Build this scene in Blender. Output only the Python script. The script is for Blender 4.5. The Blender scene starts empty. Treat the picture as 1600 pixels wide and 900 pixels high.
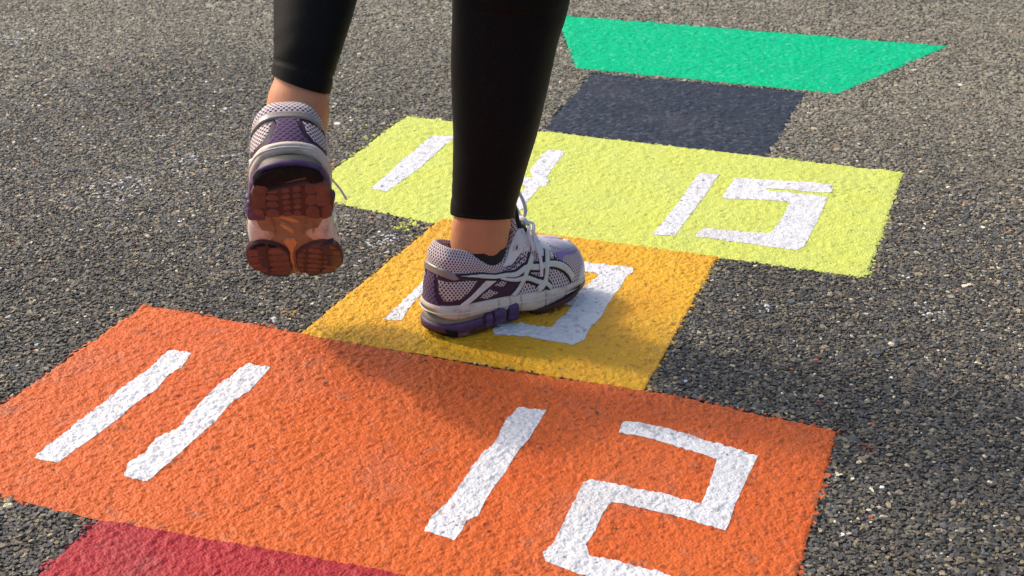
import bpy, bmesh, math, random
import numpy as np
from mathutils import Vector, Matrix
random.seed(7); RNG = np.random.default_rng(11)
sc = bpy.context.scene
COL = sc.collection
# ---------------------------------------------------------------- camera, sky, sun, exposure
cam_d = bpy.data.cameras.new('camera'); cam = bpy.data.objects.new('camera', cam_d); COL.objects.link(cam)
cam_d.sensor_width = 36.0; cam_d.lens = 50.826; cam_d.clip_start = 0.05; cam_d.clip_end = 500
_r = Vector((0.94501, 0.32677, 0.01329)); _u = Vector((-0.14598, 0.38511, 0.91125)); _f = Vector((-0.29265, 0.86308, -0.41163))
M4 = Matrix.Identity(4)
for i in range(3):
    M4[i][0] = _r[i]; M4[i][1] = _u[i]; M4[i][2] = -_f[i]
M4.translation = (1.04222, -1.51756, 0.83588)
cam.matrix_world = M4
cam_d.dof.use_dof = True; cam_d.dof.focus_distance = 1.78; cam_d.dof.aperture_fstop = 16.0
sc.camera = cam
SUN_EL = math.radians(39); SHADOW = (0.99, -0.141)      # shadows fall this way on the ground
world = bpy.data.worlds.new('World'); sc.world = world; world.use_nodes = True
wn = world.node_tree.nodes; bg = wn['Background']; sky = wn.new('ShaderNodeTexSky'); sky.sky_type = 'NISHITA'
sky.sun_disc = False; sky.sun_elevation = SUN_EL
sky.sun_rotation = math.atan2(-SHADOW[0], -SHADOW[1])    # azimuth of the sun, clockwise from +Y
sky.air_density = 1.0; sky.dust_density = 5.0; sky.ozone_density = 0.6
world.node_tree.links.new(sky.outputs[0], bg.inputs[0]); bg.inputs[1].default_value = 0.15
sd = bpy.data.lights.new('sun', 'SUN'); sd.energy = 1.2; sd.angle = math.radians(4.5); sd.color = (1.0, 0.93, 0.82)
sun = bpy.data.objects.new('sun', sd); COL.objects.link(sun)
sun.rotation_euler = Vector((SHADOW[0] * math.cos(SUN_EL), SHADOW[1] * math.cos(SUN_EL), -math.sin(SUN_EL))).to_track_quat('-Z', 'Y').to_euler()
sc.view_settings.view_transform = 'Standard'; sc.view_settings.look = 'None'; sc.view_settings.gamma = 1
sc.view_settings.exposure = 0.68
# ---------------------------------------------------------------- measured outlines (metres on the ground, on the shoe's surface and on its sole)
DATA = {
 'orange': [(0.0, 0.003), (0.2392, -0.0004), (0.4974, -0.006), (0.7004, 0.0053), (0.9324, -0.0142), (0.934, -0.47), (0.5513, -0.4465), (0.236, -0.466), (-0.004, -0.458)],
 'red': [(0.2394, -0.461), (0.5522, -0.4394), (0.72, -0.465), (0.71, -0.93), (0.24, -0.93)],
 'yellow': [(0.2375, -0.005), (0.6979, 0.002), (0.6974, 0.4477), (0.459, 0.4421), (0.2596, 0.4422)],
 'lime': [(0.0018, 0.9116), (0.922, 0.9304), (0.9146, 0.4477), (0.6961, 0.4447), (0.247, 0.42), (0.0748, 0.4459), (0.0045, 0.4555)],
 'navy': [(0.248, 1.3265), (0.6892, 1.3515), (0.685, 0.9243), (0.2697, 0.9248)],
 'green': [(0.025, 1.7846), (0.9358, 1.8374), (0.8133, 1.5207), (0.7536, 1.3674), (0.2054, 1.3518)],
 'd11a': [(0.1029, -0.103), (0.1351, -0.1022), (0.1446, -0.1425), (0.1398, -0.1638), (0.1462, -0.2027), (0.1408, -0.242), (0.1431, -0.2849), (0.1407, -0.3313), (0.1369, -0.3618), (0.1354, -0.3858), (0.1048, -0.3866), (0.1041, -0.3559), (0.1044, -0.3146), (0.1043, -0.2516), (0.105, -0.1925), (0.1085, -0.156)],
 'd11b': [(0.2145, -0.1028), (0.2467, -0.1043), (0.2517, -0.1633), (0.2459, -0.1987), (0.251, -0.2447), (0.2496, -0.2982), (0.2498, -0.3449), (0.2472, -0.3849), (0.2194, -0.3857), (0.2081, -0.3603), (0.2131, -0.3336), (0.206, -0.2996), (0.2181, -0.2724), (0.2113, -0.2116), (0.2085, -0.1624), (0.2123, -0.1305)],
 'd12a': [(0.569, -0.0903), (0.602, -0.0847), (0.6031, -0.1264), (0.6041, -0.161), (0.6011, -0.1825), (0.6011, -0.2024), (0.6021, -0.2343), (0.6011, -0.2597), (0.6012, -0.296), (0.6049, -0.3238), (0.5961, -0.3384), (0.5985, -0.3571), (0.5975, -0.375), (0.5626, -0.3703), (0.5593, -0.3463), (0.5633, -0.3159), (0.5654, -0.2791), (0.5642, -0.2226), (0.5704, -0.1735), (0.5643, -0.1265)],
 'd12b': [(0.6939, -0.0797), (0.7069, -0.0764), (0.7277, -0.0765), (0.7699, -0.0821), (0.7949, -0.0888), (0.823, -0.0967), (0.8559, -0.1027), (0.8542, -0.141), (0.8529, -0.1759), (0.8516, -0.2095), (0.8524, -0.244), (0.8515, -0.2623), (0.8254, -0.2596), (0.7937, -0.2542), (0.762, -0.2514), (0.7273, -0.2506), (0.7244, -0.2739), (0.7262, -0.3073), (0.7238, -0.3356), (0.7328, -0.3509), (0.7584, -0.352), (0.8033, -0.3561), (0.8417, -0.3606), (0.8382, -0.395), (0.7982, -0.3928), (0.7271, -0.3866), (0.6948, -0.378), (0.6875, -0.3649), (0.693, -0.3442), (0.6912, -0.309), (0.6898, -0.2633), (0.6887, -0.2273), (0.6926, -0.2166), (0.7075, -0.2142), (0.7311, -0.2178), (0.7689, -0.2161), (0.8172, -0.2222), (0.8175, -0.1797), (0.8144, -0.1266), (0.7883, -0.1197), (0.7603, -0.1132), (0.7248, -0.1058), (0.6962, -0.1073)],
 'd13a': [(0.3235, 0.0727), (0.322, 0.102), (0.3237, 0.1603), (0.3238, 0.2355), (0.3222, 0.3099), (0.3249, 0.3423), (0.3568, 0.3387), (0.3567, 0.2725), (0.3458, 0.2199), (0.3387, 0.1751), (0.3399, 0.1218), (0.3466, 0.0793)],
 'd13b': [(0.4806, 0.3457), (0.5205, 0.356), (0.5416, 0.3571), (0.5894, 0.3615), (0.5952, 0.3447), (0.5889, 0.3289), (0.5914, 0.2906), (0.5901, 0.2583), (0.5903, 0.2214), (0.5927, 0.1864), (0.5878, 0.1441), (0.5912, 0.1119), (0.582, 0.091), (0.5588, 0.0888), (0.5219, 0.0914), (0.4764, 0.0825), (0.4698, 0.094), (0.4713, 0.1174), (0.4976, 0.1273), (0.5221, 0.1279), (0.5398, 0.1261), (0.5404, 0.155), (0.5452, 0.1715), (0.5463, 0.2047), (0.5155, 0.2022), (0.5125, 0.2116), (0.5234, 0.2132), (0.5359, 0.2347), (0.542, 0.2655), (0.5498, 0.3009), (0.5511, 0.3146), (0.5461, 0.3227), (0.5298, 0.3199), (0.4884, 0.3122)],
 'd14a': [(0.0925, 0.8194), (0.1208, 0.8257), (0.136, 0.8258), (0.1333, 0.7707), (0.1362, 0.7036), (0.1381, 0.6348), (0.1344, 0.5753), (0.1336, 0.5508), (0.1319, 0.5224), (0.1017, 0.5241), (0.0997, 0.57), (0.0983, 0.6194), (0.0936, 0.6781), (0.0953, 0.7236), (0.0918, 0.7685)],
 'd14b': [(0.3139, 0.8203), (0.3462, 0.8212), (0.3481, 0.7746), (0.3511, 0.7283), (0.355, 0.6802), (0.3654, 0.6692), (0.3671, 0.6426), (0.3578, 0.6332), (0.3605, 0.5949), (0.361, 0.5568), (0.3651, 0.5232), (0.3415, 0.5221), (0.3418, 0.5632), (0.3379, 0.6255), (0.3198, 0.6273), (0.2376, 0.6309), (0.2226, 0.7419), (0.2437, 0.742), (0.2535, 0.6712), (0.3, 0.6702), (0.3337, 0.6719), (0.3169, 0.7073), (0.3157, 0.7421), (0.3133, 0.7854)],
 'd15a': [(0.5919, 0.7964), (0.626, 0.7998), (0.6253, 0.7141), (0.6186, 0.5016), (0.5857, 0.4956), (0.5911, 0.6292)],
 'd15b': [(0.6552, 0.7949), (0.7353, 0.8098), (0.8151, 0.8216), (0.8187, 0.7796), (0.772, 0.7707), (0.7125, 0.7632), (0.717, 0.7526), (0.7737, 0.7591), (0.8163, 0.7574), (0.8155, 0.6584), (0.8137, 0.5895), (0.8111, 0.5301), (0.8027, 0.5105), (0.7615, 0.5111), (0.7059, 0.5116), (0.647, 0.5125), (0.6526, 0.5519), (0.7156, 0.5586), (0.7546, 0.5642), (0.76, 0.6301), (0.7621, 0.7126), (0.7081, 0.7037), (0.6531, 0.69), (0.6525, 0.7431)],
 'spl': [((-0.01, 0.775), 0.012, 'lime'), ((-0.053, 0.794), 0.016, 'lime'), ((-0.046, 0.821), 0.012, 'lime'), ((0.22, 0.407), 0.02, 'lime'), ((0.214, 0.384), 0.014, 'lime'), ((0.203, 0.323), 0.02, 'white'), ((0.215, 0.343), 0.014, 'white'), ((-0.258, 0.525), 0.05, 'white'), ((-0.279, 0.398), 0.05, 'white'), ((-0.175, 0.575), 0.04, 'white'), ((-1.038, 1.119), 0.06, 'white'), ((-0.257, 0.327), 0.03, 'white'), ((1.011, 0.358), 0.03, 'white'), ((0.797, 0.299), 0.02, 'white'), ((0.197, 0.051), 0.012, 'yellow'), ((1.041, 0.448), 0.008, 'red'), ((1.047, 0.382), 0.008, 'red'), ((0.929, 0.146), 0.007, 'red'), ((0.941, 0.111), 0.006, 'red'), ((1.072, 0.139), 0.006, 'orange'), ((0.968, -0.047), 0.014, 'red'), ((0.907, 0.05), 0.01, 'red'), ((0.853, 0.127), 0.006, 'orange')],
 'peb': [(0.33, -0.119), (0.661, -0.075), (0.421, -0.02), (0.495, -0.335)],
}
TRACE = {
 'R_quarter': [(-0.0088, 0.0349), (0.0034, 0.0443), (0.0466, 0.0453), (0.0874, 0.0297), (0.1302, 0.0278), (0.1486, 0.0132), (0.1223, 0.0), (0.1003, 0.0), (0.0419, 0.0), (0.0215, 0.0), (-0.0013, 0.0009)],
 'R_window1': [(0.0219, 0.0363), (0.076, 0.0316), (0.0552, 0.0142), (0.0403, 0.0075), (0.0309, 0.016)],
 'R_window2': [(0.076, 0.0019), (0.1058, 0.0156), (0.118, 0.0), (0.0952, 0.0)],
 'R_window3': [(0.1098, 0.0222), (0.1266, 0.0259), (0.1415, 0.016), (0.1278, 0.008)],
 'R_heelband': [(-0.0037, 0.0467), (0.0164, 0.0514), (0.0313, 0.0472), (0.0419, 0.0387), (0.0289, 0.0382), (-0.0013, 0.0387)],
 'R_A': [(0.0466, 0.0443), (0.0858, 0.0439), (0.1204, 0.0434), (0.1443, 0.0311), (0.1718, 0.0264), (0.2028, 0.0288), (0.224, 0.0226), (0.2381, 0.0137), (0.2463, 0.0052)],
 'R_B': [(0.1133, 0.041), (0.1427, 0.0231), (0.169, 0.0127), (0.1902, 0.008), (0.2008, 0.0024)],
 'R_C': [(0.1725, 0.0401), (0.1565, 0.0241), (0.1447, 0.0137), (0.1294, 0.0024)],
 'R_D': [(0.209, 0.0509), (0.1977, 0.0292), (0.1886, 0.0104), (0.1737, 0.0024)],
 'R_whitebar': [(0.0948, 0.0344), (0.1223, 0.0297), (0.0772, 0.0104), (0.0474, 0.0), (0.0364, 0.0), (0.0611, 0.017)],
 'R_eyestay': [(0.1463, 0.075), (0.1678, 0.075), (0.193, 0.075), (0.1643, 0.0387), (0.1341, 0.0467), (0.1207, 0.0552), (0.1341, 0.0646)],
 'R_eyetab': [(0.1463, 0.0698), (0.1537, 0.0604), (0.1553, 0.0542), (0.1502, 0.0524), (0.1427, 0.0642)],
 'R_line1': [(0.1278, 0.0552), (0.1451, 0.0481), (0.1702, 0.0505)],
 'R_line2': [(0.1204, 0.0519), (0.1408, 0.0453), (0.1604, 0.0387)],
 'R_eyelet': [(0.149, 0.0604)],
 'R_vampstrip': [(0.1933, 0.0561), (0.2153, 0.059), (0.2236, 0.0358), (0.2251, 0.0288), (0.2086, 0.033), (0.1988, 0.0316), (0.1851, 0.0382)],
 'R_vline': [(0.2153, 0.0481), (0.2173, 0.0302)],
 'R_saddle': [(0.2067, 0.0193), (0.2196, 0.0165), (0.222, 0.008), (0.2102, 0.0038), (0.2028, 0.0066)],
 'R_purpletoe': [(0.233, 0.0396), (0.2761, 0.0321), (0.2644, 0.0288), (0.242, 0.0311), (0.2291, 0.0241), (0.2259, 0.0297)],
 'R_toecap': [(0.304, 0.0458), (0.2989, 0.0406), (0.2899, 0.0212), (0.2887, 0.0132), (0.2742, 0.0212), (0.2703, 0.0325)],
 'R_toemesh': [(0.2342, 0.0307), (0.2722, 0.0259), (0.2738, 0.016), (0.253, 0.0108), (0.2334, 0.0231)],
 'R_lockA': [(0.1643, 0.075), (0.193, 0.075), (0.1808, 0.0453), (0.1812, 0.0373)],
 'R_lockB': [(0.1678, 0.075), (0.2306, 0.075), (0.1945, 0.0406), (0.1914, 0.0208), (0.189, 0.0118)],
 'L_band': [(0.0134, 0.0316), (0.0023, 0.0458), (-0.007, 0.0481), (-0.0173, 0.0458), (-0.0244, 0.0354), (-0.0217, 0.0278), (-0.0124, 0.0344), (-0.0048, 0.0368), (0.0023, 0.0368), (0.0092, 0.0307)],
 'L_purple': [(0.004, 0.0316), (-0.0026, 0.0349), (-0.0085, 0.033), (-0.0094, 0.0222), (-0.0117, 0.0123), (-0.0217, 0.0), (-0.0166, 0.0), (0.017, 0.0), (0.0077, 0.0142)],
 'L_cream': [(0.0433, 0.0), (0.0296, 0.0), (0.0185, 0.0), (0.0067, 0.0), (-0.0141, 0.0), (-0.0234, 0.0), (-0.0428, 0.0085), (-0.0688, 0.0184), (-0.0825, 0.0203)],
 'S_lens': [(0.0315, 0.017), (0.019, 0.009), (0.001, 0.0035), (-0.013, 0.005), (-0.021, 0.011), (-0.01, 0.0195), (0.002, 0.0265), (0.0165, 0.032), (0.026, 0.027)],
 'S_outline': [(0.0375, 0.0185), (0.0415, 0.033), (0.0415, 0.0705), (0.04, 0.087), (0.032, 0.0995), (0.03, 0.111), (0.0345, 0.1305), (0.0455, 0.1475), (0.0505, 0.177), (0.0515, 0.2135), (0.046, 0.238), (0.0225, 0.257), (-0.0185, 0.26), (-0.046, 0.2515), (-0.054, 0.23), (-0.0525, 0.1945), (-0.0445, 0.16), (-0.0325, 0.1435), (-0.028, 0.125), (-0.0405, 0.103), (-0.0415, 0.056), (-0.04, 0.04), (-0.0315, 0.029)],
 'S_padL1': [(0.04, 0.0305), (0.0335, 0.031), (0.01, 0.049), (0.0115, 0.057), (0.027, 0.0485), (0.0395, 0.04)],
 'S_padL2': [(0.0405, 0.049), (0.0275, 0.0555), (0.0275, 0.0665), (0.0405, 0.0595)],
 'S_padL3': [(0.041, 0.065), (0.0305, 0.0685), (0.015, 0.077), (0.02, 0.085), (0.031, 0.0805), (0.0405, 0.072)],
 'S_padL4': [(0.04, 0.076), (0.0285, 0.084), (0.028, 0.0955), (0.035, 0.0905)],
 'S_padL5': [(0.022, 0.056), (0.0125, 0.0525), (0.0145, 0.069), (0.023, 0.0665)],
 'S_padL6': [(0.0245, 0.083), (0.0175, 0.081), (0.018, 0.0965), (0.025, 0.097)],
 'S_rightpad': [(-0.015, 0.0645), (-0.019, 0.046), (-0.0315, 0.034), (-0.0385, 0.0355), (-0.0405, 0.0505), (-0.026, 0.06), (-0.0245, 0.0765), (-0.016, 0.0745)],
 'S_rightpad2': [(-0.014, 0.074), (-0.022, 0.0805), (-0.0215, 0.113), (-0.0135, 0.1035)],
 'S_rightdark': [(-0.0275, 0.06), (-0.0405, 0.045), (-0.041, 0.0805), (-0.0255, 0.078)],
 'S_rightdark2': [(-0.024, 0.0835), (-0.039, 0.0875), (-0.0355, 0.1085), (-0.0265, 0.1185), (-0.0215, 0.113)],
 'S_waf1': [(0.0075, 0.0425), (0.0, 0.039), (0.0005, 0.0525), (0.009, 0.0545)],
 'S_waf2': [(-0.0015, 0.039), (-0.023, 0.0285), (-0.0235, 0.0385), (-0.002, 0.0555)],
 'S_waf3': [(0.01, 0.057), (0.0015, 0.0565), (0.0025, 0.0715), (0.0105, 0.072)],
 'S_waf4': [(-0.001, 0.0595), (-0.0145, 0.0525), (-0.0125, 0.07), (0.0, 0.0715)],
 'S_waf5': [(0.0105, 0.0745), (0.002, 0.074), (0.003, 0.0895), (0.011, 0.087)],
 'S_waf6': [(0.0, 0.074), (-0.011, 0.074), (-0.0105, 0.1005), (0.0005, 0.095)],
 'S_win1': [(0.013, 0.098), (0.0055, 0.1005), (-0.007, 0.113), (-0.0065, 0.12), (0.005, 0.1135), (0.013, 0.1045)],
 'S_win2': [(0.0125, 0.1155), (-0.003, 0.133), (0.0, 0.1415), (0.0135, 0.1255)],
 'S_ffL0': [(0.043, 0.1445), (0.0325, 0.137), (0.02, 0.141), (0.009, 0.1545), (0.0105, 0.1695), (0.0255, 0.159), (0.0405, 0.1495)],
 'S_ffL1': [(0.048, 0.1595), (0.042, 0.154), (0.031, 0.1615), (0.0325, 0.181), (0.0475, 0.1685)],
 'S_ffL2': [(0.027, 0.164), (0.0125, 0.1745), (0.0145, 0.1915), (0.028, 0.1855)],
 'S_ffL3': [(0.0495, 0.177), (0.036, 0.1905), (0.0365, 0.2155), (0.0505, 0.207)],
 'S_ffL4': [(0.0315, 0.193), (0.014, 0.2015), (0.014, 0.2215), (0.0305, 0.219)],
 'S_ffL5': [(0.045, 0.2235), (0.0135, 0.2285), (0.0045, 0.245), (-0.002, 0.258), (0.0225, 0.257), (0.042, 0.2385)],
 'S_ffR0': [(0.0015, 0.165), (-0.007, 0.151), (-0.0225, 0.146), (-0.0325, 0.1495), (-0.0275, 0.1585), (-0.0145, 0.167), (-0.0035, 0.173)],
 'S_ffR1': [(-0.0245, 0.1715), (-0.0325, 0.1525), (-0.038, 0.161), (-0.03, 0.178)],
 'S_ffR2': [(-0.031, 0.1835), (-0.0395, 0.1645), (-0.0455, 0.1815), (-0.0375, 0.1945)],
 'S_ffR3': [(0.0025, 0.1685), (-0.014, 0.1815), (-0.0295, 0.206), (-0.027, 0.214), (-0.011, 0.193), (0.0035, 0.183)],
 'S_ffR4': [(0.002, 0.191), (-0.0085, 0.1985), (-0.0215, 0.2155), (-0.0105, 0.2325), (0.0015, 0.228), (0.006, 0.2115)],
 'S_ffR5': [(-0.035, 0.211), (-0.051, 0.1945), (-0.053, 0.207), (-0.0375, 0.225)],
 'S_ffR6': [(-0.031, 0.231), (-0.053, 0.2135), (-0.0535, 0.2325), (-0.0405, 0.248), (-0.024, 0.2555)],
 'S_ffR7': [(-0.014, 0.1855), (-0.0245, 0.1715), (-0.0285, 0.191), (-0.0215, 0.1985)],
}
RRING = [(0.4431, 0.1125, 0.0832, 0.0327, 0.0236), (0.4418, 0.1123, 0.0949, 0.0365, 0.027), (0.442, 0.1126, 0.1057, 0.0385, 0.0293), (0.4434, 0.1135, 0.1191, 0.04, 0.0312), (0.4449, 0.1142, 0.1342, 0.0405, 0.0324), (0.4476, 0.1148, 0.154, 0.0423, 0.0347), (0.4478, 0.1178, 0.1688, 0.0432, 0.0363), (0.4543, 0.124, 0.2267, 0.0494, 0.0435), (0.4589, 0.1281, 0.2685, 0.055, 0.0495), (0.4617, 0.1313, 0.3098, 0.0599, 0.0552), (0.4644, 0.1343, 0.3504, 0.0643, 0.0592), (0.468, 0.1372, 0.3904, 0.0678, 0.0624), (0.473, 0.1403, 0.4298, 0.0729, 0.067), (0.4764, 0.1428, 0.4763, 0.0761, 0.07)]
LRING = [(0.252, -0.0107, 0.2656, 0.0313, 0.0344), (0.2524, -0.009, 0.2814, 0.0355, 0.039), (0.253, -0.0093, 0.2979, 0.0373, 0.041), (0.2529, -0.0067, 0.3132, 0.0376, 0.0413), (0.2543, -0.0046, 0.3264, 0.0359, 0.0388), (0.2558, -0.0011, 0.34, 0.0351, 0.0369), (0.2572, 0.0025, 0.3535, 0.0358, 0.0365), (0.2582, 0.0143, 0.3798, 0.04, 0.04), (0.2564, 0.0298, 0.4033, 0.0444, 0.0444), (0.2534, 0.0488, 0.4301, 0.0492, 0.0492), (0.2488, 0.0752, 0.471, 0.0552, 0.0552)]
# ---------------------------------------------------------------- shoe surface
def hermite(xs, ys, q):
    xs = np.asarray(xs, float); ys = np.asarray(ys, float); q = np.asarray(q, float)
    one = ys.ndim == 1
    if one: ys = ys[:, None]
    m = np.zeros_like(ys)
    d = np.diff(ys, axis=0) / np.diff(xs)[:, None]
    h = np.diff(xs)[:, None]
    m[1:-1] = (d[:-1] * h[1:] + d[1:] * h[:-1]) / (h[1:] + h[:-1])
    m[0] = d[0]; m[-1] = d[-1]
    i = np.clip(np.searchsorted(xs, q, side='right') - 1, 0, len(xs) - 2)
    hh = (xs[i + 1] - xs[i]); t = ((q - xs[i]) / hh)[..., None]; hh = hh[..., None]
    r = ((2*t**3 - 3*t**2 + 1) * ys[i] + (t**3 - 2*t**2 + t) * hh * m[i]
         + (-2*t**3 + 3*t**2) * ys[i+1] + (t**3 - t**2) * hh * m[i+1])
    return r[..., 0] if one else r

# u, lateral base x,y | medial base x,y | base z | top lateral x,y,z | top medial x,y,z | bulge | round
SHOE = [
 (0.0, 0.0, 0.004, 0.0, 0.004, 0.044, 0.0, 0.021, 0.119, 0.0, 0.021, 0.119, 0.003, 0.0),
 (0.07, 0.021, 0.011, -0.021, 0.011, 0.044, 0.017, 0.024, 0.119, -0.017, 0.024, 0.119, 0.0035, 0.0),
 (0.15, 0.032, 0.033, -0.032, 0.033, 0.043, 0.026, 0.037, 0.116, -0.025, 0.037, 0.116, 0.004, 0.0),
 (0.26, 0.035, 0.068, -0.034, 0.068, 0.0405, 0.029, 0.064, 0.105, -0.028, 0.064, 0.107, 0.004, 0.05),
 (0.36, 0.0365, 0.1, -0.032, 0.1, 0.038, 0.029, 0.09, 0.093, -0.028, 0.09, 0.097, 0.004, 0.12),
 (0.43, 0.038, 0.122, -0.032, 0.122, 0.036, 0.026, 0.114, 0.096, -0.025, 0.114, 0.1, 0.0035, 0.2),
 (0.5, 0.0405, 0.142, -0.034, 0.142, 0.034, 0.02, 0.137, 0.122, -0.021, 0.137, 0.122, 0.0035, 0.3),
 (0.6, 0.041, 0.172, -0.04, 0.172, 0.0305, 0.017, 0.156, 0.106, -0.018, 0.156, 0.106, 0.003, 0.55),
 (0.68, 0.0415, 0.195, -0.0445, 0.195, 0.028, 0.014, 0.176, 0.094, -0.014, 0.176, 0.094, 0.002, 0.9),
 (0.74, 0.041, 0.212, -0.0455, 0.213, 0.027, 0.0, 0.192, 0.09, 0.0, 0.192, 0.09, 0.001, 1.0),
 (0.83, 0.036, 0.236, -0.0425, 0.238, 0.027, 0.0, 0.209, 0.086, 0.0, 0.209, 0.086, 0.0, 1.0),
 (0.92, 0.026, 0.256, -0.03, 0.257, 0.029, 0.0, 0.222, 0.081, 0.0, 0.222, 0.081, 0.0, 1.0),
 (1.0, -0.003, 0.264, -0.003, 0.264, 0.031, -0.0015, 0.231, 0.077, -0.0015, 0.231, 0.077, 0.0, 1.0)]
def _loop():
    A = np.array(SHOE); rows = []
    lat = np.stack([A[:,0], A[:,1], A[:,2], A[:,5], A[:,6], A[:,7], A[:,8], A[:,12], A[:,13]], 1)
    med = np.stack([-A[:,0], A[:,3], A[:,4], A[:,5], A[:,9], A[:,10], A[:,11], A[:,12], A[:,13]], 1)
    full = np.concatenate([med[::-1], lat[1:]])
    pre = full[-4:-1].copy(); pre[:,0] -= 2; post = full[1:4].copy(); post[:,0] += 2
    return np.concatenate([pre, full, post])
LOOP = _loop()
def outline(w):
    r = hermite(LOOP[:,0], LOOP[:,1:], w)
    e = 1e-3
    d = hermite(LOOP[:,0], LOOP[:,1:3], np.asarray(w)+e) - hermite(LOOP[:,0], LOOP[:,1:3], np.asarray(w)-e)
    d /= np.linalg.norm(d, axis=-1, keepdims=True) + 1e-12
    n = np.stack([d[...,1], -d[...,0]], -1)       # outward for increasing w = counter... checked by caller
    return r, n
def upper(w, v):
    w = np.asarray(w, float); v = np.clip(np.asarray(v, float), 0, 1)
    r, n = outline(w)
    k = np.clip(r[..., 7], 0, 1); th = np.clip(v, 0, 1) * np.pi / 2
    fs = 1 - np.cos(th) ** 0.95; gs = np.sin(th) ** 0.82
    f = v ** 1.1 * (1 - k) + fs * k
    g = v * (1 - k) + gs * k
    x = r[..., 0] + (r[..., 3] - r[..., 0]) * f
    y = r[..., 1] + (r[..., 4] - r[..., 1]) * f
    z = r[..., 2] + (r[..., 5] - r[..., 2]) * g
    pad = np.exp(-((v - .84) / .13) ** 2) * .0035 * np.clip((.46 - np.abs(w)) / .1, 0, 1)
    b = r[..., 6] * np.sin(np.pi * np.clip(v, 0, 1)) ** .8 + pad
    return np.stack([x + n[..., 0] * b, y + n[..., 1] * b, z], -1)
def upper_n(w, v):
    e = 2e-3
    a = upper(w + e, v) - upper(w - e, v)
    b = upper(w, np.minimum(v + e, 1)) - upper(w, np.minimum(v, 1 - e) - e)
    n = np.cross(a, b)
    return n / (np.linalg.norm(n, axis=-1, keepdims=True) + 1e-12)
CA, CB = .315, .075                                  # chart: metres along the outline, metres up the side
def sole_z(y):                                       # underside of the sole: heel bevel, arch, toe spring
    y = np.asarray(y, float)
    return (.010 * np.clip((.035 - y) / .035, 0, 1) ** 2 + .018 * np.clip((y - .15) / .115, 0, 1) ** 1.6)
# ---------------------------------------------------------------- helpers
def new_mat(name):
    m = bpy.data.materials.new(name); m.use_nodes = True
    return m, m.node_tree.nodes, m.node_tree.links, m.node_tree.nodes['Principled BSDF']
def nd(N, t, **kw):
    n = N.new(t)
    for k, val in kw.items():
        if k.startswith('i_'): n.inputs[k[2:]].default_value = val
        else: setattr(n, k, val)
    return n
def simple_mat(name, col, rough=.6, var=.25, scale=60, bump=.15, bscale=900, spec=.4, sheen=0, dirt=None, sss=0):
    m, N, L, P = new_mat(name)
    tc = N.new('ShaderNodeTexCoord')
    nz = nd(N, 'ShaderNodeTexNoise'); nz.inputs['Scale'].default_value = scale; nz.inputs['Detail'].default_value = 5
    L.new(tc.outputs['Object'], nz.inputs['Vector'])
    mix = nd(N, 'ShaderNodeMix', data_type='RGBA')
    a = tuple(c * (1 - var) for c in col) + (1,); b = tuple(min(c * (1 + var), 1) for c in col) + (1,)
    mix.inputs[6].default_value = a; mix.inputs[7].default_value = b
    L.new(nz.outputs[0], mix.inputs[0]); out = mix.outputs[2]
    if dirt:
        n2 = nd(N, 'ShaderNodeTexNoise'); n2.inputs['Scale'].default_value = dirt[2]; n2.inputs['Detail'].default_value = 8; n2.inputs['Roughness'].default_value = .7
        L.new(tc.outputs['Object'], n2.inputs['Vector'])
        rp = nd(N, 'ShaderNodeMapRange'); rp.inputs[1].default_value = .5; rp.inputs[2].default_value = .72; rp.inputs[4].default_value = dirt[1]
        L.new(n2.outputs[0], rp.inputs[0])
        m2 = nd(N, 'ShaderNodeMix', data_type='RGBA'); m2.inputs[7].default_value = tuple(dirt[0]) + (1,)
        L.new(rp.outputs[0], m2.inputs[0]); L.new(out, m2.inputs[6]); out = m2.outputs[2]
    L.new(out, P.inputs['Base Color'])
    P.inputs['Roughness'].default_value = rough; P.inputs['Specular IOR Level'].default_value = spec
    if sheen:
        P.inputs['Sheen Weight'].default_value = sheen; P.inputs['Sheen Roughness'].default_value = .45
    if sss:
        P.inputs['Subsurface Weight'].default_value = sss; P.inputs['Subsurface Radius'].default_value = (.008, .003, .0015); P.inputs['Subsurface Scale'].default_value = 1.0
    if bump:
        n3 = nd(N, 'ShaderNodeTexNoise'); n3.inputs['Scale'].default_value = bscale; n3.inputs['Detail'].default_value = 3
        L.new(tc.outputs['Object'], n3.inputs['Vector'])
        bp = nd(N, 'ShaderNodeBump'); bp.inputs['Strength'].default_value = bump; bp.inputs['Distance'].default_value = .001
        L.new(n3.outputs[0], bp.inputs['Height']); L.new(bp.outputs[0], P.inputs['Normal'])
    return m
def mesh_obj(name, V, F, mat, parent=None, smooth=True, origin=None, uv=None):
    V = np.asarray(V, float)
    if parent is not None:
        V = V - np.array(world_loc(parent))
    elif origin is not None:
        V = V - np.array(origin)
    me = bpy.data.meshes.new(name)
    if isinstance(F, np.ndarray):
        n, k = F.shape
        me.vertices.add(len(V)); me.vertices.foreach_set('co', V.astype(np.float32).ravel())
        me.loops.add(n * k); me.loops.foreach_set('vertex_index', F.astype(np.int32).ravel())
        me.polygons.add(n); me.polygons.foreach_set('loop_start', np.arange(0, n * k, k, dtype=np.int32))
        me.update(calc_edges=True)
    else:
        me.from_pydata(V.tolist(), [], [tuple(f) for f in F])
    if smooth: me.polygons.foreach_set('use_smooth', np.ones(len(me.polygons), bool))
    if uv is not None:
        ul = me.uv_layers.new(name='uv'); li = np.zeros(len(me.loops), np.int32); me.loops.foreach_get('vertex_index', li)
        ul.data.foreach_set('uv', np.asarray(uv, np.float32)[li].ravel())
    me.validate(); me.update()
    me.materials.append(mat)
    o = bpy.data.objects.new(name, me); COL.objects.link(o)
    if parent is not None: o.parent = parent
    elif origin is not None: o.location = origin
    return o
LOCS = {}
def world_loc(o): return LOCS.get(o.name, (0, 0, 0))
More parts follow.
